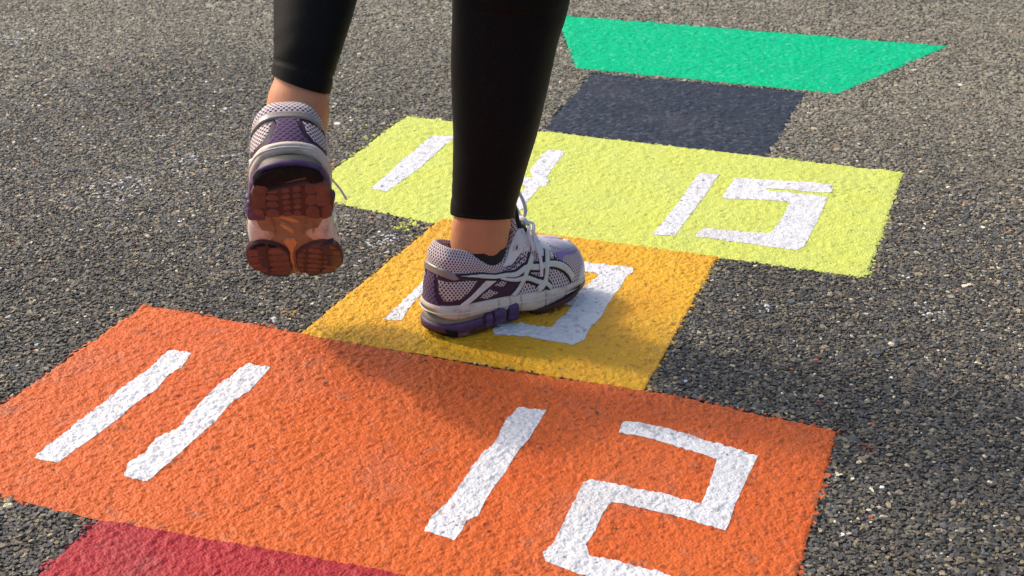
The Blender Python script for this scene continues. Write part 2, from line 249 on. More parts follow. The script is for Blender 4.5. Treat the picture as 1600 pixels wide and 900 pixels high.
def tag(o, label=None, cat=None, group=None, kind=None):
    for k, val in (('label', label), ('category', cat), ('group', group), ('kind', kind)):
        if val: o[k] = val
    return o
def vnoise(x, y, s, seed=0):
    """smooth value noise of cell size s, range -1..1"""
    x = np.asarray(x) / s; y = np.asarray(y) / s
    xi = np.floor(x).astype(np.int64); yi = np.floor(y).astype(np.int64); fx = x - xi; fy = y - yi
    fx = fx * fx * (3 - 2 * fx); fy = fy * fy * (3 - 2 * fy)
    def h(a, b):
        n = (a * 374761393 + b * 668265263 + seed * 1442695041) & 0xffffffff
        n = ((n ^ (n >> 13)) * 1274126177) & 0xffffffff
        return ((n ^ (n >> 16)) & 0xffff) / 32767.5 - 1
    return (h(xi, yi) * (1 - fx) + h(xi + 1, yi) * fx) * (1 - fy) + (h(xi, yi + 1) * (1 - fx) + h(xi + 1, yi + 1) * fx) * fy
def sdf_poly(px, py, poly):
    """signed distance, positive inside, with the closest edge point"""
    poly = np.asarray(poly, float); n = len(poly)
    best = np.full(px.shape, 1e9); cx = np.zeros(px.shape); cy = np.zeros(px.shape); ins = np.zeros(px.shape, bool)
    for i in range(n):
        a = poly[i]; b = poly[(i + 1) % n]; d = b - a; l2 = d @ d + 1e-18
        t = np.clip(((px - a[0]) * d[0] + (py - a[1]) * d[1]) / l2, 0, 1)
        qx = a[0] + t * d[0]; qy = a[1] + t * d[1]; dd = (px - qx) ** 2 + (py - qy) ** 2
        m = dd < best; best[m] = dd[m]; cx[m] = qx[m]; cy[m] = qy[m]
        c = ((a[1] > py) != (b[1] > py)) & (px < (b[0] - a[0]) * (py - a[1]) / (b[1] - a[1] + 1e-18) + a[0])
        ins ^= c
    s = np.sqrt(best); s[~ins] *= -1
    return s, cx, cy
def poly_fill(poly, step):
    """grid mesh filling a 2-D polygon, its rim snapped to the outline -> xy, quads, sdf"""
    poly = np.asarray(poly, float); lo = poly.min(0) - step; hi = poly.max(0) + step
    nx = max(int((hi[0] - lo[0]) / step) + 1, 3); ny = max(int((hi[1] - lo[1]) / step) + 1, 3)
    X, Y = np.meshgrid(np.linspace(lo[0], hi[0], nx), np.linspace(lo[1], hi[1], ny), indexing='ij')
    s, cx, cy = sdf_poly(X, Y, poly)
    sc_, _, _ = sdf_poly((X[1:, 1:] + X[:-1, :-1]) / 2, (Y[1:, 1:] + Y[:-1, :-1]) / 2, poly)
    keep = sc_ > 0
    idx = np.arange(nx * ny).reshape(nx, ny)
    F = np.stack([idx[:-1, :-1][keep], idx[1:, :-1][keep], idx[1:, 1:][keep], idx[:-1, 1:][keep]], 1)
    cnt = np.zeros(nx * ny, int); np.add.at(cnt, F.ravel(), 1)
    rim = (cnt > 0) & (cnt < 4)
    xy = np.stack([X.ravel(), Y.ravel()], 1); ss = s.ravel().copy()
    xy[rim, 0] = cx.ravel()[rim]; xy[rim, 1] = cy.ravel()[rim]; ss[rim] = 0
    used = np.nonzero(cnt)[0]; mp = np.zeros(nx * ny, int); mp[used] = np.arange(len(used))
    return xy[used], mp[F], ss[used]

# ---------------------------------------------------------------- ground materials
def asphalt_mat():
    m, N, L, P = new_mat('asphalt')
    tc = N.new('ShaderNodeTexCoord')
    v1 = nd(N, 'ShaderNodeTexVoronoi'); v1.inputs['Scale'].default_value = 210; L.new(tc.outputs['Object'], v1.inputs['Vector'])
    rp = nd(N, 'ShaderNodeValToRGB'); e = rp.color_ramp.elements
    e[0].position = 0; e[0].color = (.012, .012, .013, 1); e[1].position = 1; e[1].color = (.10, .088, .072, 1)
    x = rp.color_ramp.elements.new(.75); x.color = (.04, .036, .033, 1)
    sep = N.new('ShaderNodeSeparateColor'); L.new(v1.outputs['Color'], sep.inputs[0]); L.new(sep.outputs[0], rp.inputs[0])
    L.new(rp.outputs[0], P.inputs['Base Color'])
    P.inputs['Roughness'].default_value = .8; P.inputs['Specular IOR Level'].default_value = .3
    bp = nd(N, 'ShaderNodeBump', invert=True); bp.inputs['Strength'].default_value = .8; bp.inputs['Distance'].default_value = .003
    L.new(v1.outputs['Distance'], bp.inputs['Height']); L.new(bp.outputs[0], P.inputs['Normal'])
    return m
def stone_mat():
    m, N, L, P = new_mat('aggregate')
    at = nd(N, 'ShaderNodeAttribute', attribute_type='INSTANCER', attribute_name='col')
    tc = N.new('ShaderNodeTexCoord')
    nz = nd(N, 'ShaderNodeTexNoise'); nz.inputs['Scale'].default_value = 2.2; nz.inputs['Detail'].default_value = 6
    L.new(tc.outputs['Object'], nz.inputs['Vector'])
    mr = nd(N, 'ShaderNodeMapRange'); mr.inputs[3].default_value = .68; mr.inputs[4].default_value = 1.32; L.new(nz.outputs[0], mr.inputs[0])
    mx = nd(N, 'ShaderNodeMix', data_type='RGBA', blend_type='MULTIPLY'); mx.inputs[0].default_value = 1
    L.new(at.outputs['Color'], mx.inputs[6]); L.new(mr.outputs[0], mx.inputs[7])
    L.new(mx.outputs[2], P.inputs['Base Color']); P.inputs['Roughness'].default_value = .62; P.inputs['Specular IOR Level'].default_value = .4
    bp = nd(N, 'ShaderNodeBump'); bp.inputs['Strength'].default_value = .25; bp.inputs['Distance'].default_value = .2
    L.new(nz.outputs[0], bp.inputs['Height']); L.new(bp.outputs[0], P.inputs['Normal'])
    return m
def paint_mat(name, col, alt, rough=.55, grime=.35, fleck=None, spec=.22):
    m, N, L, P = new_mat(name)
    tc = N.new('ShaderNodeTexCoord')
    def noise(scale, det=4):
        n = nd(N, 'ShaderNodeTexNoise'); n.inputs['Scale'].default_value = scale; n.inputs['Detail'].default_value = det
        L.new(tc.outputs['Object'], n.inputs['Vector']); return n.outputs[0]
    def rng(src, a, b, lo, hi):
        r = nd(N, 'ShaderNodeMapRange'); r.inputs[1].default_value = a; r.inputs[2].default_value = b; r.inputs[3].default_value = lo; r.inputs[4].default_value = hi
        L.new(src, r.inputs[0]); return r.outputs[0]
    def mix(f, a, b):
        x = nd(N, 'ShaderNodeMix', data_type='RGBA')
        for s_, i in ((f, 0), (a, 6), (b, 7)):
            if isinstance(s_, tuple): x.inputs[i].default_value = s_ + (1,)
            elif isinstance(s_, float): x.inputs[i].default_value = s_
            else: L.new(s_, x.inputs[i])
        return x.outputs[2]
    c = mix(rng(noise(9, 3), .3, .7, 0, 1), col, alt)
    c = mix(rng(noise(170, 3), .35, .75, 0, .35), c, tuple(q * .72 for q in col))
    c = mix(rng(noise(26, 9), .6, .8, 0, grime), c, (.16, .13, .10))
    c = mix(rng(noise(5.5, 10), .56, .80, 0, grime * .55), c, (.22, .19, .16))
    if fleck:
        v2 = nd(N, 'ShaderNodeTexVoronoi'); v2.inputs['Scale'].default_value = 150; L.new(tc.outputs['Object'], v2.inputs['Vector'])
        sp = N.new('ShaderNodeSeparateColor'); L.new(v2.outputs['Color'], sp.inputs[0])
        c = mix(rng(sp.outputs[0], fleck[1], fleck[1] + .04, 0, .7), c, fleck[0])
    at = nd(N, 'ShaderNodeAttribute', attribute_name='pit')
    c = mix(at.outputs['Fac'], c, (.035, .032, .03))
    L.new(c, P.inputs['Base Color']); P.inputs['Roughness'].default_value = rough; P.inputs['Specular IOR Level'].default_value = spec
    vg = nd(N, 'ShaderNodeTexVoronoi', feature='SMOOTH_F1'); vg.inputs['Scale'].default_value = 330; vg.inputs['Smoothness'].default_value = .35
    wob = nd(N, 'ShaderNodeTexNoise'); wob.inputs['Scale'].default_value = 130; L.new(tc.outputs['Object'], wob.inputs['Vector'])
    vm = nd(N, 'ShaderNodeMix', data_type='VECTOR'); vm.inputs[0].default_value = .0016; L.new(tc.outputs['Object'], vm.inputs[4]); L.new(wob.outputs['Color'], vm.inputs[5]); L.new(vm.outputs[1], vg.inputs['Vector'])
    bg_ = nd(N, 'ShaderNodeBump', invert=True); bg_.inputs['Strength'].default_value = .55; bg_.inputs['Distance'].default_value = .0020; L.new(vg.outputs['Distance'], bg_.inputs['Height'])
    bp = nd(N, 'ShaderNodeBump'); bp.inputs['Strength'].default_value = .4; bp.inputs['Distance'].default_value = .0010
    L.new(noise(700, 3), bp.inputs['Height']); L.new(bg_.outputs[0], bp.inputs['Normal']); L.new(bp.outputs[0], P.inputs['Normal'])
    return m

# ---------------------------------------------------------------- the ground sheet
g = 250.0
ground = mesh_obj('ground', [(-g, -g, 0), (g, -g, 0), (g, g, 0), (-g, g, 0)], [(0, 1, 2, 3)], asphalt_mat(), smooth=False)
tag(ground, 'dark grey asphalt ground with exposed stone chips', None, None, 'structure')

# ---------------------------------------------------------------- stone chips of the asphalt
def jitter(x0, x1, y0, y1, s):
    nx = int((x1 - x0) / s); ny = int((y1 - y0) / s)
    X, Y = np.meshgrid(np.arange(nx), np.arange(ny), indexing='ij')
    off = (Y % 2) * .5
    x = x0 + (X + off + RNG.uniform(-.42, .42, X.shape)) * s; y = y0 + (Y + RNG.uniform(-.42, .42, X.shape)) * s
    return x.ravel(), y.ravel()
def in_view(x, y, mar):
    d = np.stack([x - M4.translation[0], y - M4.translation[1], np.full(x.shape, -M4.translation[2])], 1)
    z = d @ np.array(_f); a = d @ np.array(_r); b = d @ np.array(_u)
    k = .8 / 2.259; 
    return (np.abs(a) < z * k + mar) & (np.abs(b) < z * k * .5625 + mar) & (z > .3)
PANELS = ['red', 'orange', 'yellow', 'lime', 'navy', 'green']
def build_stones():
    xs, ys, ss = [], [], []
    for (x0, x1, y0, y1, s) in ((-.9, 1.6, -.9, .75, .0041), (-1.5, 1.6, .75, 1.5, .0050), (-1.9, 1.7, 1.5, 3.0, .0064)):
        x, y = jitter(x0, x1, y0, y1, s); xs.append(x); ys.append(y); ss.append(np.full(x.shape, s))
    x = np.concatenate(xs); y = np.concatenate(ys); s = np.concatenate(ss)
    m = in_view(x, y, .16); x, y, s = x[m], y[m], s[m]
    return x, y, s
SX, SY, SS = build_stones()
n = len(SX)
SR = SS * np.clip(RNG.lognormal(-.03, .36, n), .5, 2.4) * .70          # plan radius
SA = RNG.uniform(0, math.pi, n); SE = RNG.uniform(.55, 1.0, n)           # turn, elongation
STOP = np.clip(.0012 + .0007 * RNG.standard_normal(n) + .08 * (SR - .0030), .0002, .0026)
inside = np.zeros(n, bool); edge = np.full(n, -1e9)
for k in PANELS:
    s_, _, _ = sdf_poly(SX, SY, DATA[k]); edge = np.maximum(edge, s_)
keep = edge < np.where(RNG.uniform(0, 1, n) < .3, .0030, -.0008)
# colours
pal = 2.0 * np.array([1.07, 1.0, .80]) * np.array([(.030, .030, .033), (.045, .045, .050), (.062, .058, .055), (.085, .080, .074), (.055, .062, .078), (.11, .092, .070), (.17, .15, .125), (.33, .31, .28), (.58, .57, .55), (.30, .07, .05)])
pr = np.array([.20, .22, .18, .12, .10, .085, .06, .010, .0016, .0005]); pr /= pr.sum()
SC = pal[RNG.choice(len(pal), n, p=pr)] * RNG.uniform(.85, 1.2, (n, 1))
patch = .5 * vnoise(SX, SY, .45, 3) + .3 * vnoise(SX, SY, .16, 5) + .2 * vnoise(SX, SY, .06, 6)
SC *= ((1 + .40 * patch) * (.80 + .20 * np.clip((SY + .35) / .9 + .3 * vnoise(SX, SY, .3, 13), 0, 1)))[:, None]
far_tan = np.clip((SY - .55) / 1.0 + .5 * vnoise(SX, SY, .5, 9), 0, 1)[:, None] * 1.1   # chips blend to a paler tan with distance
SC = SC * (1 - .55 * far_tan) + np.array((.30, .27, .195)) * .55 * far_tan * RNG.uniform(.5, 1.5, (n, 1))
SPLC = dict(lime=(.66, .72, .12), white=(.7, .7, .72), yellow=(.72, .38, .02), red=(.30, .07, .05), orange=(.5, .14, .05))
for (px, py), r, k in DATA['spl']:
    d = np.hypot(SX - px, (SY - py) * .8); p_ = np.clip(1.2 - d / r, 0, 1) * ((.35 if k != 'red' and k != 'orange' else .25) if r < .03 else .16)
    h = RNG.uniform(0, 1, n) < p_; SC[h] = np.array(SPLC[k]) * RNG.uniform(.7, 1.0, (h.sum(), 1))
PCOL = dict(red=(.36, .03, .04), orange=(.60, .12, .025), yellow=(.66, .37, .03), lime=(.48, .58, .12), navy=(.03, .038, .068), green=(.003, .42, .19))
for k in PANELS:                                              # brush marks: chips just outside the edge that took some paint
    s_, _, _ = sdf_poly(SX, SY, DATA[k]); h = (s_ > -.0045) & (s_ < .0005) & (RNG.uniform(0, 1, n) < .40 - .1 * vnoise(SX, SY, .03, 51))
    SC[h] = np.array(PCOL[k]) * RNG.uniform(.6, 1.05, (h.sum(), 1))
SC = np.clip(SC, .003, .8)
def rock(i):
    rr = random.Random(100 + i); bm = bmesh.new()
    for k in range(15):
        a = rr.uniform(0, 2 * math.pi); z = rr.uniform(-1, 1); q = math.sqrt(1 - z * z) ** .6
        bm.verts.new((q * math.cos(a), q * math.sin(a), max(-.8, min(.72, z))))
    r = bmesh.ops.convex_hull(bm, input=bm.verts)
    bmesh.ops.delete(bm, geom=[e for e in r['geom_interior'] if isinstance(e, bmesh.types.BMVert)], context='VERTS')
    me = bpy.data.meshes.new('stone_chip'); bm.to_mesh(me); bm.free(); me.materials.append(MSTONE)
    return me
MSTONE = stone_mat()
protos = bpy.data.collections.new('stone_chips')
for i in range(10):
    protos.objects.link(bpy.data.objects.new('stone_chip', rock(i)))
def scatter_obj():
    idx = np.nonzero(keep)[0]; k = len(idx)
    me = bpy.data.meshes.new('asphalt_chips')
    hz = SR[idx] * RNG.uniform(.40, .65, k)
    P = np.stack([SX[idx], SY[idx], STOP[idx] - hz * .72 + .0006], 1)
    me.vertices.add(k); me.vertices.foreach_set('co', P.astype(np.float32).ravel())
    def att(name, typ, arr, key):
        a = me.attributes.new(name, typ, 'POINT'); a.data.foreach_set(key, np.ascontiguousarray(arr, np.float32).ravel())
    att('scl', 'FLOAT_VECTOR', np.stack([SR[idx], SR[idx] * SE[idx], hz], 1), 'vector')
    att('rot', 'FLOAT_VECTOR', np.stack([RNG.normal(0, .15, k), RNG.normal(0, .15, k), SA[idx]], 1), 'vector')
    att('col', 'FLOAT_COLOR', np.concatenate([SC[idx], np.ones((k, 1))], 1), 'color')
    o = bpy.data.objects.new('asphalt_chips', me); COL.objects.link(o)
    ng = bpy.data.node_groups.new('scatter', 'GeometryNodeTree')
    ng.interface.new_socket('Geometry', in_out='INPUT', socket_type='NodeSocketGeometry'); ng.interface.new_socket('Geometry', in_out='OUTPUT', socket_type='NodeSocketGeometry')
    N, L = ng.nodes, ng.links
    gi = N.new('NodeGroupInput'); go = N.new('NodeGroupOutput'); ip = N.new('GeometryNodeInstanceOnPoints'); ci = N.new('GeometryNodeCollectionInfo')
    ci.inputs['Collection'].default_value = protos; ci.inputs['Separate Children'].default_value = True; ci.inputs['Reset Children'].default_value = True
    def na(name, t):
        a = N.new('GeometryNodeInputNamedAttribute'); a.data_type = t; a.inputs['Name'].default_value = name; return a.outputs['Attribute']
    ri = N.new('FunctionNodeRandomValue'); ri.data_type = 'INT'; ri.inputs[4].default_value = 0; ri.inputs[5].default_value = 9
    L.new(gi.outputs[0], ip.inputs['Points']); L.new(ci.outputs[0], ip.inputs['Instance']); ip.inputs['Pick Instance'].default_value = True
    L.new(ri.outputs[2], ip.inputs['Instance Index']); L.new(na('rot', 'FLOAT_VECTOR'), ip.inputs['Rotation']); L.new(na('scl', 'FLOAT_VECTOR'), ip.inputs['Scale'])
    L.new(ip.outputs[0], go.inputs[0])
    md = o.modifiers.new('scatter', 'NODES'); md.node_group = ng
    return o
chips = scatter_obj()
tag(chips, 'grey and brown stone chips showing in the asphalt around the painted squares', 'gravel', None, 'stuff')

# ---------------------------------------------------------------- painted squares: paint lying over the same chips
HS = .0015; HX0, HX1, HY0, HY1 = -.02, 1.0, -.62, 1.90
NX = int((HX1 - HX0) / HS) + 1; NY = int((HY1 - HY0) / HS) + 1
HX = HX0 + np.arange(NX) * HS; HY = HY0 + np.arange(NY) * HS
def height_field():
    H = np.zeros((NX, NY), np.float32)
    def splat(x, y, r, el, ang, top, pw, R=6):
        ix = np.round((x - HX0) / HS).astype(int); iy = np.round((y - HY0) / HS).astype(int)
        for a in range(-R, R + 1):
            for b in range(-R, R + 1):
                jx = ix + a; jy = iy + b
                ok = (jx >= 0) & (jx < NX) & (jy >= 0) & (jy < NY)
                dx = HX0 + jx * HS - x; dy = HY0 + jy * HS - y
                u = (dx * np.cos(ang) + dy * np.sin(ang)) / r; w = (-dx * np.sin(ang) + dy * np.cos(ang)) / (r * el)
                q = u * u + w * w; ok &= q < 1
                np.maximum.at(H, (jx[ok], jy[ok]), (top * (1 - q ** pw))[ok])
    m = (SX > HX0 - .02) & (SX < HX1 + .02) & (SY > HY0 - .02) & (SY < HY1 + .02)
    splat(SX[m], SY[m], SR[m] * 1.35, np.clip(SE[m] * 1.1, 0, 1), SA[m], STOP[m] * .8 + .0012, 1.6)
    fx, fy = jitter(HX0, HX1, HY0, HY1, .0037); nf = len(fx)
    near = np.full(nf, False)
    for k in PANELS: near |= sdf_poly(fx, fy, DATA[k])[0] > -.006
    fx, fy = fx[near], fy[near]; nf = len(fx)
    splat(fx, fy, RNG.uniform(.0015, .0029, nf), RNG.uniform(.6, 1, nf), RNG.uniform(0, 3.14, nf), RNG.uniform(.0014, .0027, nf), 1.4, R=3)
    np.maximum(H, .0009, out=H)
    pit = (H < .00095).astype(np.float32)
    def blur(A):
        B = A.copy(); B[1:-1] = (A[:-2] + 2 * A[1:-1] + A[2:]) / 4; C_ = B.copy(); C_[:, 1:-1] = (B[:, :-2] + 2 * B[:, 1:-1] + B[:, 2:]) / 4
        return C_
    H = H * .25 + blur(H) * .75
    X, Y = np.meshgrid(HX, HY, indexing='ij')
    H = (H - .0009) * 1.22 + .0006 + .0004 * vnoise(X, Y, .018, 21) + .0006 * vnoise(X, Y, .05, 22) + .0003 * vnoise(X, Y, .0065, 23) + .00022 * vnoise(X, Y, .0035, 24)
    pit = pit * (vnoise(X, Y, .02, 31) > .35) * (vnoise(X, Y, .0035, 32) > .1)
    return H, pit
HF, PIT = height_field()
def paint_sheet(name, poly, mat, thick, parent=None, rough=.0016, st=1):
    poly = np.asarray(poly); lo = poly.min(0) - .01; hi = poly.max(0) + .01
    i0 = max(int((lo[0] - HX0) / HS), 0); i1 = min(int((hi[0] - HX0) / HS) + 1, NX - 1)
    j0 = max(int((lo[1] - HY0) / HS), 0); j1 = min(int((hi[1] - HY0) / HS) + 1, NY - 1)
    i0 -= i0 % st; j0 -= j0 % st
    X, Y = np.meshgrid(HX[i0:i1:st], HY[j0:j1:st], indexing='ij')
    H = HF[i0:i1:st, j0:j1:st]; PT = PIT[i0:i1:st, j0:j1:st]
    s, _, _ = sdf_poly(X, Y, poly)
    s = s + rough * (.55 * vnoise(X, Y, .0065, 41) + .45 * vnoise(X, Y, .016, 42)) + (H - H.mean()) * .4   # paint clings to the chips at its rim
    gx, gy = np.gradient(s, HS * st); gl = np.sqrt(gx * gx + gy * gy) + 1e-6
    c = (s[1:, 1:] + s[:-1, 1:] + s[1:, :-1] + s[:-1, :-1]) / 4; kp = c > 0
    nx, ny = X.shape; idx = np.arange(nx * ny).reshape(nx, ny)
    F = np.stack([idx[:-1, :-1][kp], idx[1:, :-1][kp], idx[1:, 1:][kp], idx[:-1, 1:][kp]], 1)
    cnt = np.zeros(nx * ny, int); np.add.at(cnt, F.ravel(), 1); rim = ((cnt > 0) & (cnt < 4)).reshape(nx, ny)
    mv = np.clip(-s / np.maximum(gl, .5), -.75 * HS * st, .75 * HS * st)
    px = X + np.where(rim, gx / gl * mv, 0); py = Y + np.where(rim, gy / gl * mv, 0)
    z = H * (.78 + .22 * np.clip(s / .004, 0, 1)) + thick - .0010
    if parent: z = H + thick - .0010
    z = np.maximum(z, .00035 + thick * .3)
    if parent is None: z = np.where(rim, np.maximum(z - .0007, .0003), z)
    used = np.nonzero(cnt)[0]; mp = np.zeros(nx * ny, int); mp[used] = np.arange(len(used))
    V = np.stack([px.ravel(), py.ravel(), z.ravel()], 1)[used]
    org = (float(poly[:, 0].mean()), float(poly[:, 1].mean()), 0.0)
    o = mesh_obj(name, V, mp[F], mat, parent=parent, origin=None if parent else org)
    if not parent: LOCS[o.name] = org
    a = o.data.attributes.new('pit', 'FLOAT', 'POINT'); a.data.foreach_set('value', PT.ravel()[used].astype(np.float32))
    return o
MP = dict(red=paint_mat('red_paint', (.37, .022, .028), (.32, .019, .025)), orange=paint_mat('orange_paint', (.58, .118, .021), (.56, .098, .017), grime=.5, fleck=((.30, .060, .016), .93)),
          yellow=paint_mat('yellow_paint', (.70, .39, .020), (.66, .31, .015), grime=.35, fleck=((.42, .19, .015), .93)), lime=paint_mat('lime_paint', (.545, .605, .135), (.56, .61, .095), grime=.2),
          navy=paint_mat('navy_paint', (.020, .027, .045), (.028, .034, .050), grime=.3, spec=.15, fleck=((.075, .085, .11), .84)), green=paint_mat('green_paint', (.002, .46, .21), (.003, .42, .205), grime=.06, spec=.06, rough=.8, fleck=((.08, .50, .32), .90)),
          white=paint_mat('white_paint', (.70, .70, .72), (.64, .64, .66), grime=.55, fleck=((.40, .36, .34), .94)))
LB = dict(red='crimson red painted hopscotch square at the bottom left, below the orange one',
          orange='wide orange painted hopscotch square numbered 11 and 12', yellow='golden yellow painted hopscotch square under the standing shoe, numbered 13',
          lime='wide lime green painted hopscotch square numbered 14 and 15', navy='dark navy blue painted hopscotch square between the lime and the emerald ones',
          green='emerald green painted home panel with slanted ends, farthest away')
TH = dict(red=.0004, orange=.0009, yellow=.0012, lime=.0006, navy=.0003, green=.0007)
ST = dict(red=1, orange=1, yellow=1, lime=2, navy=2, green=2)
DIG = dict(orange=(('d11a', 'white digit 1, left of the two in 11'), ('d11b', 'white digit 1, right of the two in 11'), ('d12a', 'white digit 1 of 12'), ('d12b', 'white digit 2 of 12')),
           yellow=(('d13a', 'white digit 1 of 13'), ('d13b', 'white digit 3 of 13')),
           lime=(('d14a', 'white digit 1 of 14'), ('d14b', 'white digit 4 of 14'), ('d15a', 'white digit 1 of 15'), ('d15b', 'white digit 5 of 15')))
for k in PANELS:
    o = paint_sheet('hopscotch_square' if k != 'green' else 'hopscotch_home', DATA[k], MP[k], TH[k], st=ST[k])
    tag(o, LB[k], 'painted square' if k != 'green' else 'painted panel', 'squares of the painted hopscotch')
    for dk, lab in DIG.get(k, ()):
        d = paint_sheet('digit', DATA[dk], MP['white'], TH[k] + .0004, parent=o, rough=.0008, st=ST[k])
        d['label'] = lab

# ---------------------------------------------------------------- the person
PLOC = (0.44, 0.10, 0.0)
person = bpy.data.objects.new('person', None); COL.objects.link(person); person.location = PLOC; person.empty_display_size = .1
LOCS[person.name] = PLOC
tag(person, 'person in black leggings and purple running shoes stepping on the yellow square', 'person')
def tube_rings(C, R, ax, seg=40, sub=6):
    """rings through centres C with (side, depth) half widths R -> verts, faces; the first axis of every ring follows ax"""
    C = np.asarray(C, float); R = np.asarray(R, float); t = np.arange(len(C), dtype=float); q = np.linspace(0, len(C) - 1, (len(C) - 1) * sub + 1)
    c = hermite(t, C, q); r = hermite(t, R, q); d = np.gradient(c, axis=0); d /= np.linalg.norm(d, axis=1, keepdims=True)
    side = np.asarray(ax, float); side = side / np.linalg.norm(side)
    V = []
    for k in range(len(c)):
        a = side - d[k] * (side @ d[k]); a /= np.linalg.norm(a); b = np.cross(d[k], a)
        th = np.linspace(0, 2 * np.pi, seg, endpoint=False)
        V.append(c[k] + np.outer(np.cos(th) * r[k, 0], a) + np.outer(np.sin(th) * r[k, 1], b))
    V = np.concatenate(V); F = []
    n_ = len(c)
    i = np.arange(seg); j = (i + 1) % seg
    for k in range(n_ - 1):
        F.append(np.stack([k * seg + i, k * seg + j, (k + 1) * seg + j, (k + 1) * seg + i], 1))
    return V, np.concatenate(F), n_, seg
CAMP = np.array(M4.translation); FV = np.array(_f); RV = np.array(_r); UV_ = np.array(_u)
RFRAME = (np.array([[.84339, .53730, 0], [-.53730, .84339, 0], [0, 0, 1]]), np.array((.3945, .049, .0035)), np.array((.97, .965, 1.)))
LFRAME = (np.array([[.88702, -.29172, -.35791], [.46173, .56040, .68757], [0, -.77514, .63179]]), np.array((.30595, -.13673, .27769)), 1.105 * np.array((-1.1, 1., .84)))
def to_world(fr, P): return fr[1] + (np.asarray(P) * fr[2]) @ fr[0].T
def flip(F, fr):                                       # the left shoe is the mirror image of the right one
    F = np.asarray(F)
    return F[:, ::-1].copy() if fr[2][0] < 0 else F
def fabric_mat(name, thread, hole, step=.0052, rad=.32, rough=.75):
    """knitted mesh: round holes in a staggered grid, in metres of the shoe's surface chart"""
    m, N, L, P = new_mat(name)
    uv = nd(N, 'ShaderNodeUVMap', uv_map='uv'); sp = N.new('ShaderNodeSeparateXYZ'); L.new(uv.outputs[0], sp.inputs[0])
    def M(op, a, b=None):
        x = nd(N, 'ShaderNodeMath', operation=op)
        for s_, i in ((a, 0), (b, 1)):
            if s_ is None: continue
            if isinstance(s_, (int, float)): x.inputs[i].default_value = s_
            else: L.new(s_, x.inputs[i])
        return x.outputs[0]
    U = M('DIVIDE', sp.outputs[0], step); V = M('DIVIDE', sp.outputs[1], step * .62)
    row = M('FLOOR', V); odd = M('MULTIPLY', M('MODULO', M('ABSOLUTE', row), 2), .5)
    fu = M('SUBTRACT', M('FRACT', M('ADD', U, odd)), .5); fv = M('MULTIPLY', M('SUBTRACT', M('FRACT', V), .5), .62)
    d = M('SQRT', M('ADD', M('MULTIPLY', fu, fu), M('MULTIPLY', fv, fv)))
    mr = nd(N, 'ShaderNodeMapRange', interpolation_type='SMOOTHSTEP'); mr.inputs[1].default_value = rad * .62; mr.inputs[2].default_value = rad
    L.new(d, mr.inputs[0])
    tc = N.new('ShaderNodeTexCoord'); nz = nd(N, 'ShaderNodeTexNoise'); nz.inputs['Scale'].default_value = 35; nz.inputs['Detail'].default_value = 6; L.new(tc.outputs['Object'], nz.inputs['Vector'])
    tm = nd(N, 'ShaderNodeMix', data_type='RGBA'); tm.inputs[6].default_value = tuple(thread) + (1,); tm.inputs[7].default_value = tuple(c * .72 for c in thread) + (1,)
    L.new(nz.outputs[0], tm.inputs[0])
    mx = nd(N, 'ShaderNodeMix', data_type='RGBA'); mx.inputs[6].default_value = tuple(hole) + (1,)
    L.new(mr.outputs[0], mx.inputs[0]); L.new(tm.outputs[2], mx.inputs[7]); L.new(mx.outputs[2], P.inputs['Base Color'])
    P.inputs['Roughness'].default_value = rough; P.inputs['Specular IOR Level'].default_value = .25; P.inputs['Sheen Weight'].default_value = .2
    bp = nd(N, 'ShaderNodeBump'); bp.inputs['Strength'].default_value = .7; bp.inputs['Distance'].default_value = .0012
    L.new(mr.outputs[0], bp.inputs['Height']); L.new(bp.outputs[0], P.inputs['Normal'])
    return m
DIRT = ((.20, .16, .12), .55, 45)
